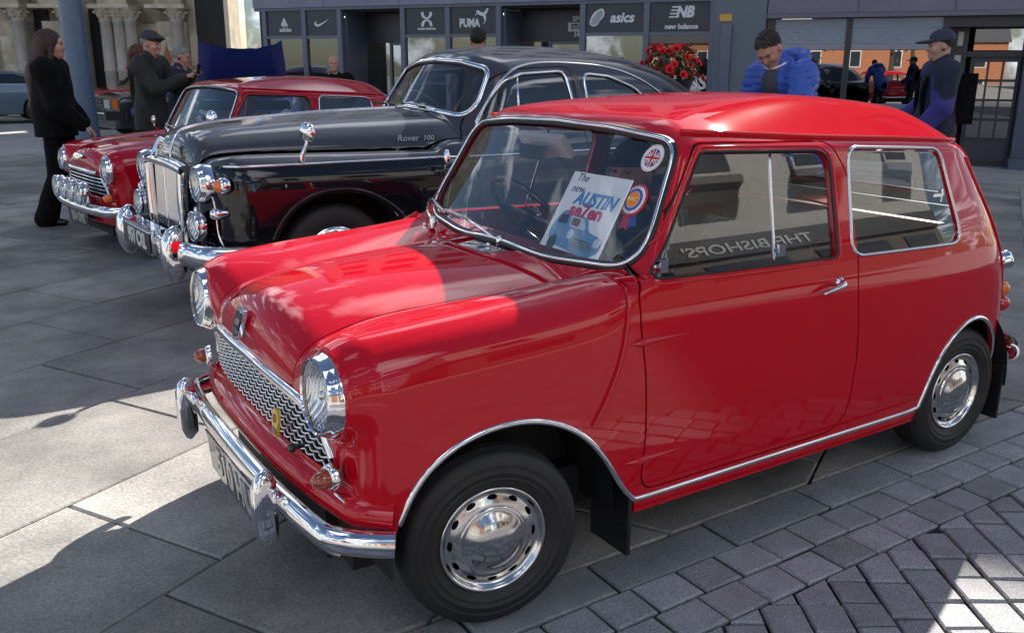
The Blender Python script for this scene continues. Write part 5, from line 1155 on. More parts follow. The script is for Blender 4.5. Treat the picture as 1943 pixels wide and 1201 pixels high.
# ---- stone church front on the left
CX_, CY_ = .8431, -.5377
CO = Vector((5.2, 23.8, 0)); church = empty('stone_church_front', tuple(CO), math.atan2(CY_, CX_), 'weathered limestone church front with clustered columns and red inlay strips', 'building')
def cbox(name, x0, x1, y0, y1, z0, z1, m, par=None, bev=.02): return MB().box((x0, y0, z0), (x1, y1, z1)).build(name, m, par or church, bevel=bev)
cbox('nave_wall', -12, .8, 1.0, 2.0, 0, 11, STONE, bev=0)
def column(x, y, r=.17, z0=.35, z1=2.55, m=SHAFT, par=church):
    o = mk('column', *lathe([(r*1.5, .0), (r*1.5, .14), (r*1.35, .2), (r*1.2, .24), (r*1.28, .30), (r, .36), (r*.98, 1.2), (r*1.06, 1.22), (r*1.06, 1.30), (r*.98, 1.32), (r*.94, z1-.05), (r*1.1, z1), (r*1.05, z1+.03)], 18, 'z'), m, par, True, sharp=45); o.location = (x, y, 0)
    c = mk('capital', *lathe([(r*1.02, z1+.03), (r*1.1, z1+.10), (r*1.5, z1+.22), (r*1.35, z1+.24), (r*1.75, z1+.34)], 12, 'z'), STONE2, o, True, sharp=40)
    for k in range(8):
        a = k*math.pi/4; q = [(r*1.1*math.cos(a), r*1.1*math.sin(a), z1+.08), (r*1.65*math.cos(a), r*1.65*math.sin(a), z1+.24), (r*1.85*math.cos(a), r*1.85*math.sin(a), z1+.20)]; mk('acanthus_leaf', *tube(smoothline(q, 6), .035, 5), STONE2, c)
    return o
def pier(x0, x1, shafts, inlay=None):
    p = cbox('pier', x0, x1, .35, 1.0, 0, 2.55, STONE2); cbox('pier_plinth', x0-.06, x1+.06, .28, 1.0, 0, .35, STONE)
    for x in shafts: column(x, .28)
    cbox('impost', x0-.16, x1+.16, .0, 1.0, 2.88, 2.98, STONE2); cbox('upper_pier', x0, x1, .3, 1.0, 2.985, 6, STONE)
    if inlay is not None:
        V, F = prism(smoothline([(-.05, 1.0), (-.10, 1.25), (-.03, 1.5), (-.12, 1.75), (-.03, 2.1), (0, 2.45), (.03, 2.1), (.12, 1.75), (.03, 1.5), (.10, 1.25), (.05, 1.0), (.05, .9), (-.05, .9)], 50, True)[:-1], .03, 'y', .325); mk('red_inlay', V+np.array([inlay, 0, -.25]), F, PINK, p, False)
        cbox('red_panel', inlay-.12, inlay+.12, .28, .30, 3.15, 5, PINK, p)
    for k, z in enumerate(np.arange(.36, 2.5, .36)): cbox('pier_course', x0+.01, x1-.01, .335, .349, z, z+.345, (STONE2, STONE)[k % 2], p, .006)
pier(-4.15, -3.45, (-3.45, -3.25), -3.85); pier(-2.55, -1.75, (-2.35, -2.0, -1.68), None); pier(-1.0, -.25, (-.42,), -.78); pier(-6.9, -6.3, (-6.35,), None); pier(-5.35, -4.7, (-4.75,), None)
for x0, x1 in ((-3.1, -2.7), (-4.65, -4.25)): cbox('opening_shade', x0, x1, .93, .99, .1, 2.9, BLACK, bev=0)  # solid black panels stand in for the shade inside the openings
dr = cbox('oak_door', -1.70, -1.06, .80, .92, .1, 2.15, OAK)
for k in range(5): cbox('door_plank', -1.69+k*.125, -1.69+k*.125+.118, .775, .795, .12, 2.13, OAK, dr, .004)
cbox('door_lintel', -1.74, -1.02, .72, .98, 2.17, 2.5, STONE2)
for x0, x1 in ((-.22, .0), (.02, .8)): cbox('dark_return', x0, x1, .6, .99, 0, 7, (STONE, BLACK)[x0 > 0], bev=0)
cbox('plain_wall', -8.3, -6.95, .25, .99, 1.9, 6, mat('buff_render', (.33, .30, .25), .8, noise=(2, .3, None)), bev=.02)
cbox('doorway_shade', -8.3, -6.95, .6, .99, 0, 1.88, BLACK, bev=0); cbox('plain_pier', -8.0, -7.6, .3, .55, 0, 1.88, STONE); cbox('black_awning', -10.5, -8.35, -.4, .99, 1.5, 3.4, BLACK); cbox('left_shop_dark', -11, -8.4, .5, .99, 0, 1.49, BLACK, bev=0)  # the doorway is a black panel standing in for its shade
cbox('window_strip', -9.3, -9.05, .4, .45, .3, 1.4, mat('pale_strip', (.5, .45, .3), .6)); cbox('window_strip', -7.2, -7.1, .5, .58, .6, 1.7, mat('pale_strip', (.5, .45, .3), .6))
for x in (-3.0, -2.9): mk('upper_moulding', *tube([(x, .3, 3.0), (x, .3, 8)], .06, 8), STONE, church)
cbox('upper_stage', -12, .8, .7, 1.0, 6.05, 11, STONE, bev=.0)
# glazed link between church and shop that mirrors the sky; made tall to stop sun through the gap
gl = MB().box((-1.55, .3, -.5), (-.96, .4, 15)).build('glazed_link', glassmat('sky_mirror_glass', (.25, .3, .36), .5), shop)
# ---- premises behind the camera, seen in windows, paint and chrome
WR = mat('white_render', (.66, .65, .62), .8, noise=(1.5, .12, None)); FDARK = mat('dark_fascia', (.03, .03, .035), .5); BRICK = mat('orange_brick', (.42, .17, .085), .85, noise=(6, .35, None)); SLATE = mat('slate_roof', (.09, .09, .10), .7)
rest = empty('white_restaurant', (4.1, -11.0, .65), 0, 'white rendered restaurant with dark lettered fascia, seen only as reflections', 'building')
def rbox(name, x0, x1, y0, y1, z0, z1, m, par=None, bev=.01): return MB().box((x0, y0, z0), (x1, y1, z1)).build(name, m, par or rest, bevel=bev)
rbox('upper_wall', -1, 16, -7, 0, 4.0, 7.4, WR, bev=0); rbox('ground_wall', -1, 16, -7, -.06, -.8, 3.05, mat('brown_render', (.14, .11, .09), .7), bev=0); fa = rbox('fascia', -1, 16, -7, .12, 3.06, 3.99, FDARK)
for k in range(5):
    w = rbox('window_frame', .6+k*3.2, 2.0+k*3.2, -.05, .05, 4.75, 6.3, WR); rbox('pane', .7+k*3.2, 1.9+k*3.2, .05, .06, 4.85, 6.2, MATS['dark_pane'], w, 0); rbox('sill', .5+k*3.2, 2.1+k*3.2, .0, .16, 4.65, 4.745, mat('dark_sill', (.06, .06, .06), .6), w)
    sw_ = rbox('ground_window', .3+k*3.2, 2.6+k*3.2, -.05, -.03, .7, 2.5, MATS['dark_pane'], bev=0)
o = text('fascia_lettering', "THE BISHOPS'   PIZZA", .62, LOGO, fa, (7.0, .125, 3.5), (R(90), 0, R(180)), .01, bold=.01)
rbox('roof', -1.2, 16.2, -7.2, .3, 7.41, 7.7, SLATE)
br = empty('brick_house', (-50, -27, -2.0), R(32), 'orange brick house with grey slate roof, seen only as a reflection', 'building')
def bbox(name, x0, x1, y0, y1, z0, z1, m, par=None): return MB().box((x0, y0, z0), (x1, y1, z1)).build(name, m, par or br)
bbox('wall', -4, 4, -16, 16, 0, 5.6, BRICK)
V = [(-4.3, -16.2, 5.6), (4.3, -16.2, 5.6), (4.3, 16.2, 5.6), (-4.3, 16.2, 5.6), (0, -16.2, 8.2), (0, 16.2, 8.2)]; mk('roof', V, [(0, 1, 4), (2, 3, 5), (1, 2, 5, 4), (3, 0, 4, 5), (3, 2, 1, 0)], SLATE, br, False)
for k in range(9):
    for z in (.9, 3.4):
        y = -14.4+k*3.5; w = bbox('window', 4.0, 4.06, y, y+1.0, z, z+1.5, WR); bbox('pane', 4.06, 4.07, y+.08, y+.92, z+.08, z+1.42, MATS['dark_pane'], w)
tr = empty('pale_terrace', (-12, -24, -.1), R(8), 'pale terrace of town houses across the square, seen only as a reflection', 'building')
def tbox(name, x0, x1, y0, y1, z0, z1, m, par=None): return MB().box((x0, y0, z0), (x1, y1, z1)).build(name, m, par or tr)
for k in range(3):
    tbox('house_wall', -9+k*7, -2.05+k*7, -8, 0, 0, 7.5+.8*(k % 2), (mat('cream_render', (.55, .50, .40), .8), BRICK, WR)[k]); tbox('house_roof', -9.1+k*7, -1.95+k*7, -8.1, .2, 7.51+.8*(k % 2), 8.3+.8*(k % 2), SLATE)
    for i in range(3):
        for z in (1.0, 4.4): w = tbox('window', -8.2+k*7+i*2.2, -7.1+k*7+i*2.2, .0, .05, z, z+1.7, WR); tbox('pane', -8.12+k*7+i*2.2, -7.18+k*7+i*2.2, .05, .06, z+.08, z+1.62, MATS['dark_pane'], w)
TREEBARK = mat('bark', (.06, .05, .04), .9); TREELEAF = mat('tree_leaf', (.05, .085, .03), .6, noise=(2, .4, None))
def tree(loc, h, seed, label):
    q = random.Random(seed); t = empty('street_tree', loc, 0, label, 'tree', 'trees across the square')
    mk('trunk', *tube(smoothline([(0, 0, 0), (.05, .02, h*.3), (-.04, .05, h*.6), (0, 0, h*.85)], 12), .18, 8, scale=np.linspace(1, .25, 12)), TREEBARK, t)
    for k in range(5):
        a = k*1.26+q.uniform(-.3, .3); mk('limb', *tube(smoothline([(0, 0, h*.4), (math.cos(a)*h*.12, math.sin(a)*h*.12, h*.58), (math.cos(a)*h*.24, math.sin(a)*h*.24, h*.74)], 8), .08, 6, scale=np.linspace(1, .3, 8)), TREEBARK, t)
    V = []; F = []; cl = [(q.gauss(0, h*.15), q.gauss(0, h*.15), h*(.68+q.gauss(0, .13))) for _ in range(34)]
    for c in cl:
        for _ in range(75):
            p = np.array(c)+np.array([q.gauss(0, h*.045) for _ in range(3)]); s_ = q.uniform(.07, .16); M3 = rotm_('Z', q.uniform(0, 6.3))@rotm_('X', q.uniform(-1.2, 1.2)); L_ = np.array([(0, 0, 0), (s_*.6, s_, 0), (0, 2*s_, 0), (-s_*.6, s_, 0)])@M3.T+p; n = len(V); V += L_.tolist(); F.append((n, n+1, n+2, n+3))
    mk('crown', V, F, TREELEAF, t, False)
rotm_ = lambda ax, a: np.array(Matrix.Rotation(a, 3, ax))
tree((-30, -14, -.1), 8, 1, 'leafy tree left of the brick house, seen only in window reflections'); tree((-24, -19, -.1), 7, 2, 'leafy tree right of the brick house, seen only in window reflections'); tree((-16, -12, -.1), 7.5, 5, 'leafy tree in front of the pale terrace, seen only in reflections')
# ---- street column
col = mk('street_column', *lathe([(.27, 0), (.27, .05), (.22, .10), (.205, .4), (.19, 1.4), (.165, 3.0), (.15, 6.0), (.155, 6.05), (1e-4, 6.1)], 32, 'z'), mat('blue_grey_metal', (.10, .145, .22), .4, noise=(6, .15, None)), None, True, sharp=40)
col.location = (1.06, 13.99, 0); tag(col, 'tall tapering blue-grey metal column behind the woman in black', 'column')
mk('base_plate', *lathe([(.36, 0), (.36, .03), (.26, .035)], 24, 'z'), FRAME, col)
# ------------------------------------------------------------------ people
def rc(P, a, b, r1, r2, sq=None):
    a = np.asarray(a, float); b = np.asarray(b, float); d = b-a; t = np.clip(((P-a)@d)/(d@d+1e-12), 0, 1); q = P-a-t[:, None]*d
    if sq is not None: q = q/np.asarray(sq)
    return np.sqrt((q*q).sum(1))-(r1+(r2-r1)*t)
def ell(P, c, r): 
    q = (P-np.asarray(c, float))/np.asarray(r, float); k = np.sqrt((q*q).sum(1)); return (k-1)*min(r)
def rotm(ax, a):
    return np.array(Matrix.Rotation(a, 3, ax))
def folds(P, a, fz=38.): return a*(np.sin(P[:, 2]*fz+3*np.sin(P[:, 0]*11)+2*np.sin(P[:, 1]*13))*.6+np.sin(P[:, 0]*47+P[:, 1]*41+P[:, 2]*23)*.4)
SKIN = mat('skin', (.52, .30, .22), .5, noise=(18, .12, None)); SKIN2 = mat('ruddy_skin', (.50, .25, .18), .5, noise=(18, .15, None))
EYE = mat('eye_dark', (.02, .015, .012), .2)
def mesh_sdf(f, lo, hi, h, name, m, parent):
    V, Q = snet(f, lo, hi, h)
    if not len(V): return None
    V = onto(f, V, 2, h*.5); return mk(name, V, Q, m, parent, True, normals(f, V))
class Person:
    """faces local +x, y to its left; h scales everything"""
    def __init__(s, loc, rz, label, top, legs, skin=SKIN, h=1.75, lean=0, head=(0, 0), hair=None, hairm=None, cap=None, arms=None, legpose=None, coat=.68, bulk=1., res=.016, shoes=None, beard=None, flare=0, quilt=False, collar=None, group='people among the cars', seated=False, sleeve=None):
        k = h/1.75; root = empty('person', loc, rz, label, 'person', group); s.root = root; U = rotm('Y', lean)
        hip = np.array([0, 0, .94]); up = lambda p: hip+U@(np.asarray(p, float)-hip)
        sh = {i: up((0, i*.19*bulk, 1.415)) for i in (1, -1)}; neck = up((-.005, 0, 1.47)); hc = up((.03, 0, 1.625)); Hm = U@rotm('Z', head[0])@rotm('Y', head[1])
        hp = lambda P: (P-hc)@Hm
        arms = arms or {1: ((.02, .25, 1.14), (.10, .25, .90)), -1: ((.02, -.25, 1.14), (.10, -.25, .90))}
        legpose = legpose or {1: ((.03, .10, .50), (-.02, .11, .09)), -1: ((.03, -.10, .50), (-.02, -.11, .09))}
        el = {i: up(arms[i][0]) for i in (1, -1)}; wr = {i: up(arms[i][1]) for i in (1, -1)}
        def headf(P):
            q = hp(P); d = ell(q, (-.012, 0, .035), (.098, .078, .092)); d = smin(d, ell(q, (.022, 0, -.035), (.072, .058, .085)), .04); d = smin(d, ell(q, (.055, 0, -.085), (.035, .034, .028)), .03)
            d = smin(d, rc(q, (.084, 0, .018), (.104, 0, -.026), .009, .015), .014); d = smin(d, ell(q, (.080, 0, .032), (.018, .05, .012)), .012)
            for i in (1, -1):
                d = smin(d, ell(q, (-.012, i*.080, -.008), (.022, .010, .034)), .008); d = -smin(-d, ell(q, (.093, i*.032, .008), (.016, .018, .011)), .010)
                d = smin(d, ell(q, (.06, i*.043, -.028), (.03, .022, .025)), .02)
            d = smin(d, ell(q, (.092, 0, -.060), (.010, .024, .006)), .006); d = smin(d, ell(q, (.090, 0, -.072), (.010, .020, .006)), .006)
            return d
        def handf(P, i):
            w = wr[i]; dr_ = w-el[i]; dr_ = dr_/np.linalg.norm(dr_); sd = np.cross(dr_, [0, 0, 1.]); sd = sd/(np.linalg.norm(sd)+1e-9); nn = np.cross(sd, dr_)
            c = w+dr_*.055; A = np.stack([dr_, sd, nn], 1); q = (P-c)@A; d = ell(q, (0, 0, 0), (.052, .042, .018))
            for j, (y, L) in enumerate(((-.030, .058), (-.010, .068), (.010, .064), (.028, .050))):
                a0 = (.040, y, 0); b0 = (.040+L*.55, y*1.05, -.012); c0 = (.040+L*.75, y*1.05, -.040); d = smin(d, smin(rc(q, a0, b0, .0095, .0085), rc(q, b0, c0, .0085, .0075), .004), .006)
            d = smin(d, smin(rc(q, (-.02, -.034*i*1, -.006), (.018, -.058*i*1, -.018), .012, .010), rc(q, (.018, -.058*i, -.018), (.040, -.050*i, -.034), .010, .008), .005), .01)
            return d
        def bodyf(P):
            P = P/k; d = headf(P); d = smin(d, rc(P, neck, hc+Hm@np.array([-.02, 0, -.06]), .060, .052), .03)
            d = smin(d, rc(P, up((0, 0, 1.02)), up((0, 0, 1.38)), .12, .13, (.85, 1.15, 1)), .05)
            for i in (1, -1):
                d = smin(d, rc(P, sh[i], el[i], .050, .040), .03); d = smin(d, rc(P, el[i], wr[i], .038, .026), .01); d = smin(d, handf(P, i), .012)
                kn, an = (np.asarray(v, float) for v in legpose[i]); d = smin(d, rc(P, (0, i*.09, .93), kn, .085, .055), .03); d = smin(d, rc(P, kn, an, .055, .038), .01); d = smin(d, rc(P, an+np.array([-.03, 0, -.05]), an+np.array([.14, i*.01, -.062]), .035, .026), .02)
            return d*k
        pts = np.array([hc, sh[1], sh[-1], el[1], el[-1], wr[1], wr[-1], (0, .3, .9), (0, -.3, .9)]+[np.asarray(v, float) for i in (1, -1) for v in legpose[i]]); lo = pts.min(0)-.2; hi = pts.max(0)+.26; lo[2] = min(lo[2], -.02) if not seated else lo[2]
        s.body = mesh_sdf(bodyf, lo*k, hi*k, res, 'body', skin, root)
        # finer head surface over the coarse one is not needed: the head keeps the body mesh
        for i in (1, -1):
            e = mk('eye', *lathe([(1e-4, .006), (.006, .004), (.008, 0), (.006, -.004), (1e-4, -.006)], 10, 'z'), EYE, root); e.location = tuple((hc+Hm@np.array([.086, i*.032, .009]))*k)
        ct = coat
        def topf(P):
            P = P/k; w = folds(P, .006, 27.)-.004; b = bulk
            d = rc(P, up((0, 0, ct+.12)), up((-.005, 0, 1.34)), .155*b, .150*b, (.80, 1.12, 1))
            d = smin(d, rc(P, up((0, 0, ct)), up((0, 0, ct+.2)), .165*b, .16*b, (.85, 1.12, 1)), .05); d = smin(d, rc(P, sh[1]*.98+np.array([0, 0, -.01]), sh[-1]*.98+np.array([0, 0, -.01]), .085, .085), .06)
            for i in (1, -1):
                e2 = wr[i]+(el[i]-wr[i])*.10; d = smin(d, rc(P, sh[i], el[i], .082*b, .064*b), .05); d = smin(d, rc(P, el[i], e2, .062*b, .050*b), .02)
            d = smin(d, rc(P, up((-.01, 0, 1.44)), up((-.008, 0, 1.50)), .085, .072), .03)
            if quilt: d = d-.006*np.abs(np.sin((P[:, 2]+.15*P[:, 0])*62))**.6
            d = np.maximum(d+w, ct-.02-P[:, 2]) if not lean > .3 else d+w
            return d*k
        s.top = mesh_sdf(topf, lo*k, hi*k, res, 'jacket', top, root)
        def legf(P):
            P = P/k; d = ell(P, (-.01, 0, .93), (.135, .185, .15))
            for i in (1, -1):
                kn, an = (np.asarray(v, float) for v in legpose[i]); d = smin(d, rc(P, (0, i*.092, .90), kn, .102, .076+.01*flare), .03); d = smin(d, rc(P, kn, an+np.array([0, 0, -.02]), .074, .056+.05*flare), .02)
            return (d+folds(P, .004, 30))*k
        s.legs = mesh_sdf(legf, lo*k, hi*k, max(res, .016), 'trousers', legs, root)
        if not seated:
            for i in (1, -1):
                an = np.asarray(legpose[i][1], float)
                def shf(P): P = P/k; d = smin(rc(P, an+np.array([-.045, 0, -.045]), an+np.array([.05, 0, -.045]), .042, .045), rc(P, an+np.array([.05, 0, -.052]), an+np.array([.15, i*.012, -.058]), .046, .034, (1, 1, .9)), .03); return np.maximum(d, -.0-P[:, 2]+(an[2]-.09))*k
                mesh_sdf(shf, (an-.25)*k, (an+.3)*k, .016, 'shoe', shoes or BLACKGLOSS, root)
        if hair:
            def hairf(P):
                q = hp(P/k); n_ = .0030*np.sin(np.arctan2(q[:, 1], q[:, 0]+.03)*34+q[:, 2]*9)+.002*np.sin(np.arctan2(q[:, 1], q[:, 0]+.03)*71-q[:, 2]*14)
                if hair == 'short': d = ell(q, (-.018, 0, .041), (.1035, .0835, .0965)); d = np.maximum(d, .028+.62*q[:, 0]-q[:, 2]); n_ = n_*.8+.003*np.sin(q[:, 0]*210+q[:, 2]*130)
                elif hair == 'long':
                    d = ell(q, (-.024, 0, .036), (.112, .094, .106)); d = np.maximum(d, q[:, 0]-.060-np.clip(q[:, 2]-.04, 0, .1)*.6); d = smin(d, rc(q, (-.05, 0, .01), (-.165, 0, -.26), .100, .105, (.75, 1.05, 1)), .05); d = smin(d, rc(q, (-.165, 0, -.26), (-.225, .01, -.54), .105, .04, (.6, 1.1, 1)), .05)
                    for i in (1, -1): d = smin(d, rc(q, (-.005, i*.072, .01), (-.02, i*.085, -.20), .030, .022), .02)
                elif hair == 'tail': d = np.maximum(ell(q, (-.022, 0, .042), (.106, .088, .100)), -(q[:, 2]-.0)); d = smin(d, rc(q, (-.11, 0, .04), (-.16, 0, -.16), .03, .02), .02)
                return (d+n_)*k
            c0 = hc*k; mesh_sdf(hairf, c0-.2-np.array([.15, 0, .55 if hair == 'long' else 0]), c0+.2, .008, 'hair', hairm, root)
        if cap:
            def capf(P):
                q = hp(P/k); d = np.maximum(ell(q, (-.014, 0, .048), (.112, .092, .10)), .040-.12*q[:, 0]-q[:, 2] if cap == 'flat' else .042-q[:, 2])
                if cap == 'flat': d = smin(d, ell(q, (.06, 0, .075), (.085, .086, .028)), .03)
                else: d = smin(d, np.maximum(ell(q, (.10, 0, .046), (.105, .074, .016)), -.02-q[:, 0]+.05), .012)
                return d*k
            mesh_sdf(capf, hc*k-.26, hc*k+.26, .008, 'cap', s.capm(cap), root)
        s.hc, s.Hm, s.k, s.wr, s.el = hc, Hm, k, wr, el
    def capm(s, c): return mat('dark_tweed_cap', (.03, .03, .032), .8, bump=(60, .3, 2)) if c == 'flat' else mat('navy_cap', (.025, .028, .05), .7)
BLK = mat('black_cloth', (.0035, .0035, .004), .9, spec=.2, noise=(20, .4, None), bump=(18, .6, 4)); OLIVE = mat('dark_olive_jacket', (.013, .013, .010), .7, noise=(9, .4, None), bump=(16, .6, 4)); NAVYJ = mat('navy_cloth', (.015, .02, .045), .8, noise=(12, .3, None), bump=(18, .5, 4))
JEANS = mat('blue_denim', (.03, .06, .16), .85, noise=(30, .3, None)); CHAR = mat('charcoal_cloth', (.03, .03, .035), .8, noise=(16, .3, None), bump=(18, .5, 4)); PUFF = mat('blue_puffer', (.03, .09, .42), .42); PURP = mat('violet_blue_sleeve', (.04, .03, .20), .7)
BROWNH = mat('dark_brown_hair', (.065, .030, .018), .4, noise=(60, .5, None), bump=(140, .5, 2)); GREYH = mat('grey_hair', (.25, .24, .23), .6); DKH = mat('brown_black_hair', (.025, .016, .012), .5, noise=(60, .4, None))
RT = math.atan2(-.5372, .8435)       # world heading that points to the right of the picture
w = Person((-.13, 6.70, 0), RT+.25, 'woman with long brown hair in black jacket and flared black trousers', BLK, BLK, SKIN, 1.70, .02, (.15, -.02), 'long', BROWNH, arms={1: ((.05, .27, 1.12), (.20, .26, .92)), -1: ((.08, -.25, 1.10), (.28, -.22, .93))}, coat=.84, bulk=1.28, flare=1.0, legpose={1: ((.10, .10, .50), (.12, .12, .09)), -1: ((-.02, -.09, .50), (-.16, -.10, .09))})
m1 = Person((1.01, 8.31, 0), RT-.1, 'man in flat cap and dark olive jacket holding up a phone', OLIVE, CHAR, SKIN2, 1.76, .06, (-.05, .10), 'short', GREYH, 'flat', arms={1: ((.20, .24, 1.16), (.43, .10, 1.32)), -1: ((.20, -.25, 1.16), (.43, -.08, 1.30))}, coat=.74, bulk=1.14)
ph = MB().box((-.005, -.037, -.072), (.005, .037, .072)).build('phone', BLACKGLOSS, None, bevel=.004); pw = m1.root.matrix_basis@Vector(tuple((m1.wr[1]+np.array([.10, -.075, .05]))*m1.k))
ph.location = Matrix.Translation(m1.root.location)@Matrix.Rotation(m1.root.rotation_euler.z, 4, 'Z')@Vector(tuple((m1.wr[1]+np.array([.115, -.09, .055]))*m1.k)); ph.rotation_euler = (0, R(12), RT-.1)
tag(ph, 'mobile phone held up in both hands by the man in the flat cap', 'phone'); MB().box((-.0066, -.033, -.066), (-.0052, .033, .066)).build('screen', mat('phone_screen', (.3, .33, .36), .2), ph)
Person((1.46, 8.95, 0), RT, 'grey-haired man in navy jacket just behind the man with the phone', NAVYJ, CHAR, SKIN2, 1.62, .08, (0, .15), 'short', GREYH, res=.018, bulk=1.05)
Person((1.10, 9.25, 0), RT+.6, 'person in dark top and blue jeans with a ponytail, behind the flat cap man', BLK, JEANS, SKIN, 1.64, 0, (0, 0), 'tail', mat('auburn_hair', (.10, .03, .015), .5), res=.018)
Person((3.60, 9.41, -.02), math.atan2(-18.9, -7.5), 'bald man in black jacket standing before the shop window', BLK, CHAR, SKIN2, 1.56, 0, (0, 0), None, res=.018, arms={1: ((.04, .26, 1.14), (.16, .16, .96)), -1: ((.04, -.26, 1.14), (.16, -.16, .96))}, bulk=1.1)
Person((4.0, 6.25, 0), .9, 'dark-haired person behind the charcoal car, only the head showing', CHAR, CHAR, SKIN, 1.80, 0, (0, 0), 'short', DKH, res=.02)
pu = Person((4.5, 2.25, -.01), math.pi+RT+.45, 'man in bright blue puffer jacket leaning over behind the foreground car', PUFF, CHAR, SKIN2, 1.78, .52, (.30, .28), 'short', DKH, arms={1: ((.22, .30, 1.22), (.42, .20, 1.06)), -1: ((.20, -.30, 1.20), (.42, -.20, 1.04))}, bulk=1.18, quilt=True, coat=.80)
cp = Person((6.66, 2.56, -.07), math.pi+RT-.2, 'young man in navy cap and dark gilet with violet-blue sleeves', NAVYJ, CHAR, SKIN, 1.80, .0, (.0, .10), 'short', DKH, 'ball', arms={1: ((.02, .27, 1.12), (.16, .24, .92)), -1: ((.05, -.26, 1.12), (.24, -.22, 1.0))}, bulk=1.25, coat=.76)
def sleeves(P_, m, r=1.12):
    for i in (1, -1):
        def f(P):
            P = P/P_.k; s0 = P_.el[i]+(np.array([0, i*.2, 1.415])-P_.el[i])*.95
            return (smin(rc(P, s0, P_.el[i], .112, .092), rc(P, P_.el[i], P_.wr[i]+(P_.el[i]-P_.wr[i])*.08, .090, .072), .02)+folds(P, .005))*P_.k
        q = np.array([P_.el[i], P_.wr[i], (0, i*.2, 1.415)]); mesh_sdf(f, (q.min(0)-.15)*P_.k, (q.max(0)+.15)*P_.k, .014, 'sleeve', m, P_.root)
sleeves(cp, PURP)
for z, m in ((1.492, WHITE), (1.475, MATS['navy_cloth'])):
    a = np.linspace(0, 2*np.pi, 24, endpoint=False); mk('collar', *tube(np.stack([-.008+.080*np.cos(a), .078*np.sin(a), z*cp.k+.012*np.cos(a)], 1), .009, 6, closed=True), m, cp.root)
for y in (-.12, .12): mk('rucksack_strap', *tube(smoothline([(-.12, y, 1.30), (.0, y, 1.50), (.11, y, 1.42), (.155, y*.95, 1.2), (.12, y*1.1, .98)], 16), .022, 6), BLK, cp.root)
bk = MB().box((-.28, -.15, 1.0), (-.12, .15, 1.44)).build('rucksack', BLK, None, bevel=.05, seg=3); bk.location = cp.root.location; bk.rotation_euler = cp.root.rotation_euler; tag(bk, 'black rucksack on the back of the young man in the navy cap', 'rucksack')
lo_ = MB().box((.098, -.012, .060), (.101, .012, .082)).build('cap_badge', LOGO, cp.root); lo_.matrix_local = Matrix.Translation(Vector(tuple(cp.hc*cp.k)))@Matrix(cp.Hm.tolist()).to_4x4()
for z in (0, .016): 
    a = np.linspace(.3, 2*np.pi-.3, 24); U_ = rotm('Y', .52); q = np.stack([.085*np.cos(a+math.pi), .083*np.sin(a+math.pi), np.full(24, 1.49+z)-.0], 1)-np.array([0, 0, .94]); q = (q@U_.T+np.array([0, 0, .94]))*pu.k; mk('collar_stripe', *tube(q, .008, 6), (RF, WHITE)[z > 0], pu.root)
hd = np.array([-.10, 0, 1.50]); a = np.linspace(R(100), R(260), 16); q = np.stack([-.03+.15*np.cos(a), .17*np.sin(a), 1.49+.02*np.cos(a)], 1)-np.array([0, 0, .94]); q = (q@rotm('Y', .52).T+np.array([0, 0, .94]))*pu.k; mk('hood', *tube(q, .055, 10), PUFF, pu.root)
def shirtf(P):
    P = P/pu.k; U = rotm('Y', .52); q = (P-np.array([0, 0, .94]))@U+np.array([0, 0, .94]); return np.maximum(rc(q, (.035, 0, .98), (.045, 0, 1.38), .135, .135, (1, .8, 1)), .5*(.06-q[:, 0]))*pu.k
mesh_sdf(shirtf, (-.2, -.3, .7), (.95, .3, 1.6), .016, 'shirt', mat('slate_shirt', (.05, .055, .075), .8), pu.root)
# driver sitting in the foreground car
dv_ = Person((1.16, .30, .02), math.pi, 'man in dark cap and jacket sitting at the wheel of the foreground car', NAVYJ, CHAR, SKIN2, 1.62, -.12, (.35, .05), 'short', GREYH, 'ball', seated=True, arms={1: ((.16, .26, 1.10), (.34, .14, 1.22)), -1: ((.14, -.25, 1.08), (.36, -.16, 1.14))}, legpose={1: ((.42, .12, .86), (.62, .12, .56)), -1: ((.42, -.12, .86), (.62, -.12, .56))}, coat=.84, group='people among the cars')
dv_.root.location.z = -.49
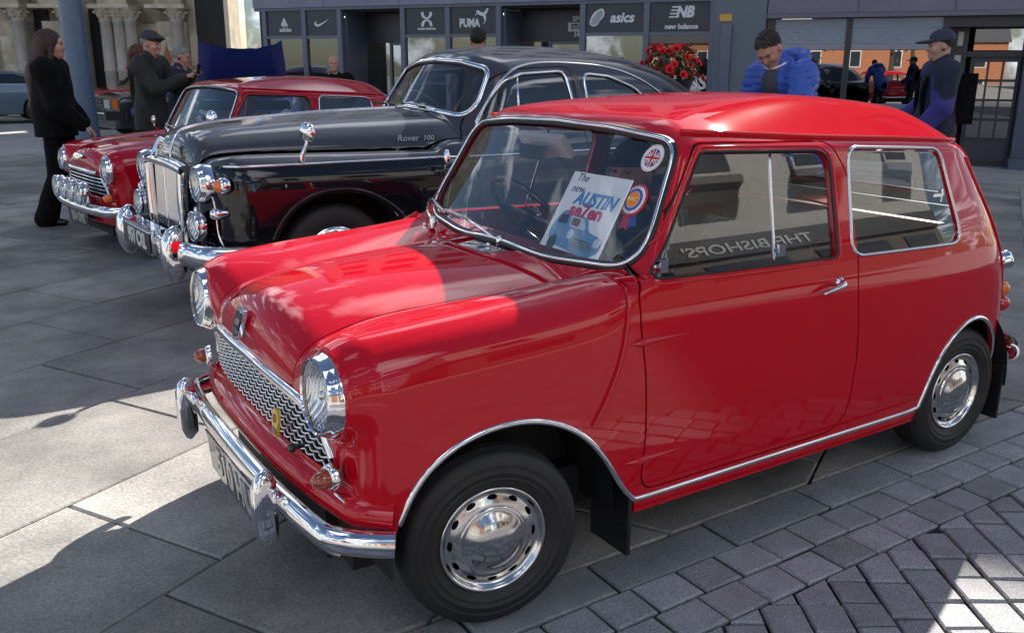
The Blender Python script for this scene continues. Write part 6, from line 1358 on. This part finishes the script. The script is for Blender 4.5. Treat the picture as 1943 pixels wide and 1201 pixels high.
# ------------------------------------------------------------------ cars farther back
def saloon(loc, rz, label, paint, L=4.3, W=1.68, H=1.40, bonnet=1.15, bz=.90, lowm=None, plate=None, lamps='square', openb=False, res=.04, wsx=.55, rear=1.0, chrome=False):
    """faces local -x, nose at x=0"""
    root = empty('parked_car', loc, rz, label, 'car', 'cars parked at the back of the square'); hw = W/2
    zt = CS([-.1, 0, .15, bonnet, bonnet+.2, L-.7, L-.1, L], [bz-.22, bz-.16, bz-.10, bz, bz+.01, bz+.02, bz-.08, bz-.2])
    cx0, cx1, cx2, cx3 = bonnet, bonnet+wsx+.1, L-rear-.35, L-rear+.35
    rfz = CS([cx0, cx1, (cx1+cx2)/2, cx2, cx3], [H-.12, H-.02, H, H-.03, H-.16])
    def f(P):
        x, y, z = P.T; s = np.sqrt(y*y+1e-6); side = s-(hw-.05*np.abs((z-.55)/.4)**2.2*.5-.06*np.clip((.35-x)/.35, 0, 1)**2-.06*np.clip((x-L+.4)/.4, 0, 1)**2-np.clip(z-bz, 0, 1)*.42)
        low = smax(smax(z-zt(x)+.02*(s/hw)**2, side, .10), smax(.02+.08*(s/hw)**3-x, x-L+.06*(s/hw)**3, .05), .10)
        cab = smax(smax(z-rfz(x)+.05*(s/.6)**2, side, .08), smax((cx0+(z-bz)*wsx/(H-bz)*1.15+.06*(s/.6)**2-x)*.75, (x-cx3-(H-z)*.55)*.85, .02), .06)
        return smin(low, cab, .03)
    V, Q = snet(f, (-.1, -hw-.06, .16), (L+.1, hw+.06, H+.06), res); V = onto(f, V, 3); S = Sheet(V, Q).clip(lambda V: .22-V[:, 2]); xz = lambda p: (lambda V: sdp(V[:, 0], V[:, 2], p))
    wf, wr_ = .78, L-.85
    for wx in (wf, wr_):
        A = np.array([(wx+.36*math.cos(t), .30+.36*math.sin(t)) for t in np.linspace(-.4, math.pi+.4, 24)]+[(wx-.33, .0), (wx+.33, .0)]); S = S.clip(lambda V: np.where(np.abs(V[:, 1]) > hw-.25, -xz(A)(V), -.06))
    b = bz+.03; sw = rpoly([(cx0+.30, b), (cx1+.22, H-.12), (cx2+.05, H-.12), (cx3+.10, b)], .05, 5); wsw = rpoly([(-hw*.80, b+.0), (hw*.80, b+.0), (hw*.66, H-.085), (-hw*.66, H-.085)], .07, 5)
    dg = glassmat('car_window_dark', (.22, .24, .26), .10)
    sg = lambda V: np.where(np.abs(V[:, 1]) > hw*.62, xz(sw)(V), .06); wg = lambda V: np.where((V[:, 0] < cx1+.15) & (np.abs(V[:, 1]) < hw*.86), sdp(V[:, 1], V[:, 2], wsw), .06)
    a = S.clip(lambda V: sg(V)-.005)
    for q in (a.clip(lambda V: V[:, 1]), a.clip(lambda V: -V[:, 1])): q.surf(f, 'side_window', dg, root, -.008)
    S.clip(lambda V: wg(V)-.005).surf(f, 'windscreen', dg, root, -.008); B = S.clip(lambda V: -sg(V)).clip(lambda V: -wg(V))
    if openb:
        hole = lambda V: np.where(V[:, 2] > bz-.25, np.maximum(np.abs(V[:, 1])-hw*.82, np.maximum(.10-V[:, 0], V[:, 0]-bonnet+.05)), .06); B = B.clip(lambda V: -hole(V))
    if lowm is not None:
        B.clip(lambda V: V[:, 2]-.52).solid(f, .02, 'lower_body', [lowm, BLACK], root); B.clip(lambda V: .52-V[:, 2]).solid(f, .02, 'body', [paint, BLACK], root)
    else: B.solid(f, .02, 'body', [paint, BLACK], root)
    mk('windscreen_trim', *sweep(resample(onto(f, np.stack([cx0+(wsw[:, 1]-bz)*wsx/(H-bz)*1.15+.06*(wsw[:, 0]/.6)**2, wsw[:, 0], wsw[:, 1]], 1), 5), .05), TRIMP*np.array([.03, .01]), None, closed=True), CHROME if chrome else RUBBER, root)
    for s in (-1, 1):
        for wx in (wf, wr_):
            w = empty('wheel', (wx, s*(hw-.10), .30), parent=root); mk('tyre', *lathe([(a_, b_*s) for a_, b_ in ((.19, -.08), (.25, -.09), (.29, -.08), (.302, -.04), (.302, .04), (.29, .08), (.25, .09), (.19, .08))], 36, 'y'), TYRE, w, True, sharp=45); mk('wheel_trim', *lathe([(.20, .075*s), (.18, .06*s), (.08, .07*s), (1e-4, .075*s)], 28, 'y'), RIMSILVER, w)
        if lamps == 'square':
            o = MB().box((-.03, s*hw*.78-.17, bz-.30), (.07, s*hw*.78+.17, bz-.13)).build('headlight', REFLECTOR, root, bevel=.02); MB().box((-.034, s*hw*.78-.155, bz-.29), (-.031, s*hw*.78+.155, bz-.14)).build('lens', LAMPGLASS, o)
            MB().box((.02, s*(hw-.05)-.04, bz-.30), (.12, s*(hw-.05)+.04, bz-.13)).build('indicator', AMBER, root, bevel=.015)
        else: headlamp(root, (.02, s*hw*.72, bz-.20), .085, .10, .08)
        b_ = MB().box((bonnet+.25, s*(hw+.02)-.06, bz+.02), (bonnet+.36, s*(hw+.02)+.10*s if s > 0 else s*(hw+.02)+.06, bz+.14)).build('door_mirror', CHROME if chrome else BLACK, root, bevel=.02)
    for k in range(4): MB().box((-.02, -hw*.42, bz-.285+k*.036), (.03, hw*.42, bz-.270+k*.036)).build('grille_bar', CHROME_DULL, root)
    MB().box((.0, -hw*.45, bz-.31), (.06, hw*.45, bz-.13)).build('grille_back', BLACK, root)
    MB().box((-.12, -hw*.98, .38), (.14, hw*.98, .54)).build('front_bumper', CHROME if chrome else mat('bumper_black', (.012, .012, .013), .5), root, bevel=.04, seg=3)
    mk('bumper_strip', *sweep([(-.128, -hw*.9, .51), (-.128, hw*.9, .51)], rrect(.02, .012, .003, 1), (-1, 0, 0)), CHROME, root)
    if plate: num_plate(root, plate, .52, .12, (-.135, 0, .43), .10, bg=mat('white_plate', (.72, .72, .70), .4), fg=BLACK, sx=.85)
    MB().box((.2, -hw+.22, .2), (L-.2, hw-.22, .5)).build('floor_pan', BLACK, root); MB().box((bonnet+.9, -hw+.25, .5), (bonnet+1.1, hw-.25, bz+.18)).build('front_seats', SEATBLACK, root, bevel=.06)
    if openb:
        MB().box((.12, -hw*.8, .45), (bonnet-.05, hw*.8, bz-.22)).build('engine_bay', BLACK, root)
        n = 14; ys = np.linspace(-hw*.86, hw*.86, n); xs = np.linspace(0, 1.12, 12); X, Y = np.meshgrid(xs, ys, indexing='ij'); Z = .05*(1-(Y/hw)**2)+.02*np.cos(Y/hw*9)**8+.05*np.sin(X/1.12*np.pi)-.06*(np.abs(Y/hw/.86))**6
        X = X*(1-.10*(1-(Y/hw)**2)); Y = Y*(1-.13*X); V = np.stack([X.ravel(), Y.ravel(), Z.ravel()], 1); F = [(i*n+j, i*n+j+1, (i+1)*n+j+1, (i+1)*n+j) for i in range(11) for j in range(n-1)]; o = mk('raised_bonnet', np.concatenate([V, V-np.array([0, 0, .02])]), F+[tuple(i+len(V) for i in f_[::-1]) for f_ in F], paint, root); o.location = (bonnet, 0, bz+.02); o.rotation_euler = (0, R(180+48), 0)
    return root
saloon((1.75, 17.3, 0), .16, 'black saloon with white front number plate, seen past the man in the flat cap', mat('black_car_paint', (.012, .013, .016), .2, coat=1), plate='G419 KPW', H=1.38)
saloon((1.78, 20.9, 0), .16, 'red hatchback with black lower body, parked behind the black saloon', mat('signal_red_paint', (.30, .012, .015), .25, coat=1), lowm=mat('bumper_black', (.012, .012, .013), .5), H=1.42, rear=.75)
saloon((-2.6, 24.2, 0), .05, 'silver-blue car at the far left edge beside the stone church', mat('silver_blue_paint', (.10, .16, .22), .25, metal=.4, coat=1), L=4.7, H=1.30, bonnet=1.45, chrome=True, bz=.92)
saloon((2.78, 10.85, 0), 1.27, 'dark blue car with its bonnet raised, behind the dark red small car', mat('royal_blue_paint', (.02, .028, .17), .3, coat=1), L=3.9, W=1.6, H=1.36, lamps='round', openb=True, chrome=True, bonnet=1.2)
# ------------------------------------------------------------------ planter with red begonias
PX = (7.09, 6.59, float(gz(7.09, 6.59))); pl = empty('flower_planter', PX, 0, 'black planter on a post, overflowing with red begonias, beside the shop', 'planter')
mk('post', *lathe([(.16, 0), (.16, .04), (.06, .08), (.05, .2), (.045, 1.0), (.07, 1.04)], 20, 'z'), BLACKGLOSS, pl, True, sharp=40); mk('bowl', *lathe([(.04, 1.0), (.10, 1.02), (.20, 1.12), (.27, 1.28), (.28, 1.34), (.26, 1.34)], 28, 'z'), BLACKGLOSS, pl, True, sharp=40)
r2 = random.Random(3); V = []; F = []
for k in range(900):
    a = r2.uniform(0, 2*math.pi); t = r2.uniform(-.5, 1); rr = .33*math.sqrt(max(0, 1-(t*.8)**2))*r2.uniform(.5, 1.22); c0 = np.array([rr*math.cos(a), rr*math.sin(a), 1.46+.28*t]); s_ = r2.uniform(.02, .045)
    M3 = rotm('Z', r2.uniform(0, 6.3))@rotm('X', r2.uniform(-1, 1)); lf_ = np.array([(0, 0, 0), (s_*.5, s_*.6, .3*s_), (0, s_*1.4, 0), (-s_*.5, s_*.6, .3*s_)])@M3.T+c0; n = len(V); V += lf_.tolist(); F.append((n, n+1, n+2, n+3))
fo = mk('foliage', V, F, mat('begonia_leaf', (.05, .10, .03), .5, noise=(8, .5, (.06, .04, .02))), pl, False); fo['kind'] = 'stuff'
def bloom_mesh():
    b = MB()
    for ring, (n, r, tl) in enumerate(((7, .034, .25), (6, .026, .7), (4, .016, 1.1))):
        for k in range(n):
            a = 2*math.pi*k/n+ring*.4; M3 = rotm('Z', a)@rotm('Y', -tl); q = np.array([(0, -.006, 0), (r*.6, -r*.5, .004), (r*1.1, -r*.25, .010), (r*1.1, r*.25, .010), (r*.6, r*.5, .004), (0, .006, 0)]); b.add(q@M3.T, [(0, 1, 2, 3, 4, 5)])
    return b
b0 = bloom_mesh().build('bloom', mat('begonia_red', (.85, .025, .03), .5, noise=(30, .3, None)), pl); first = True
for k in range(46):
    a = r2.uniform(0, 2*math.pi); t = r2.uniform(-.45, 1); rr = .36*r2.uniform(.8, 1.15)*math.sqrt(max(.02, 1-(t*.85)**2)); loc = (rr*math.cos(a), rr*math.sin(a), 1.47+.29*t); o = b0 if first else share('bloom', b0, pl); first = False
    o.location = loc; d_ = Vector((math.cos(a)*1.0, math.sin(a)*1.0, .5+t*.5)); o.rotation_euler = d_.to_track_quat('Z', 'Y').to_euler(); o.scale = (r2.uniform(1.2, 1.9),)*3
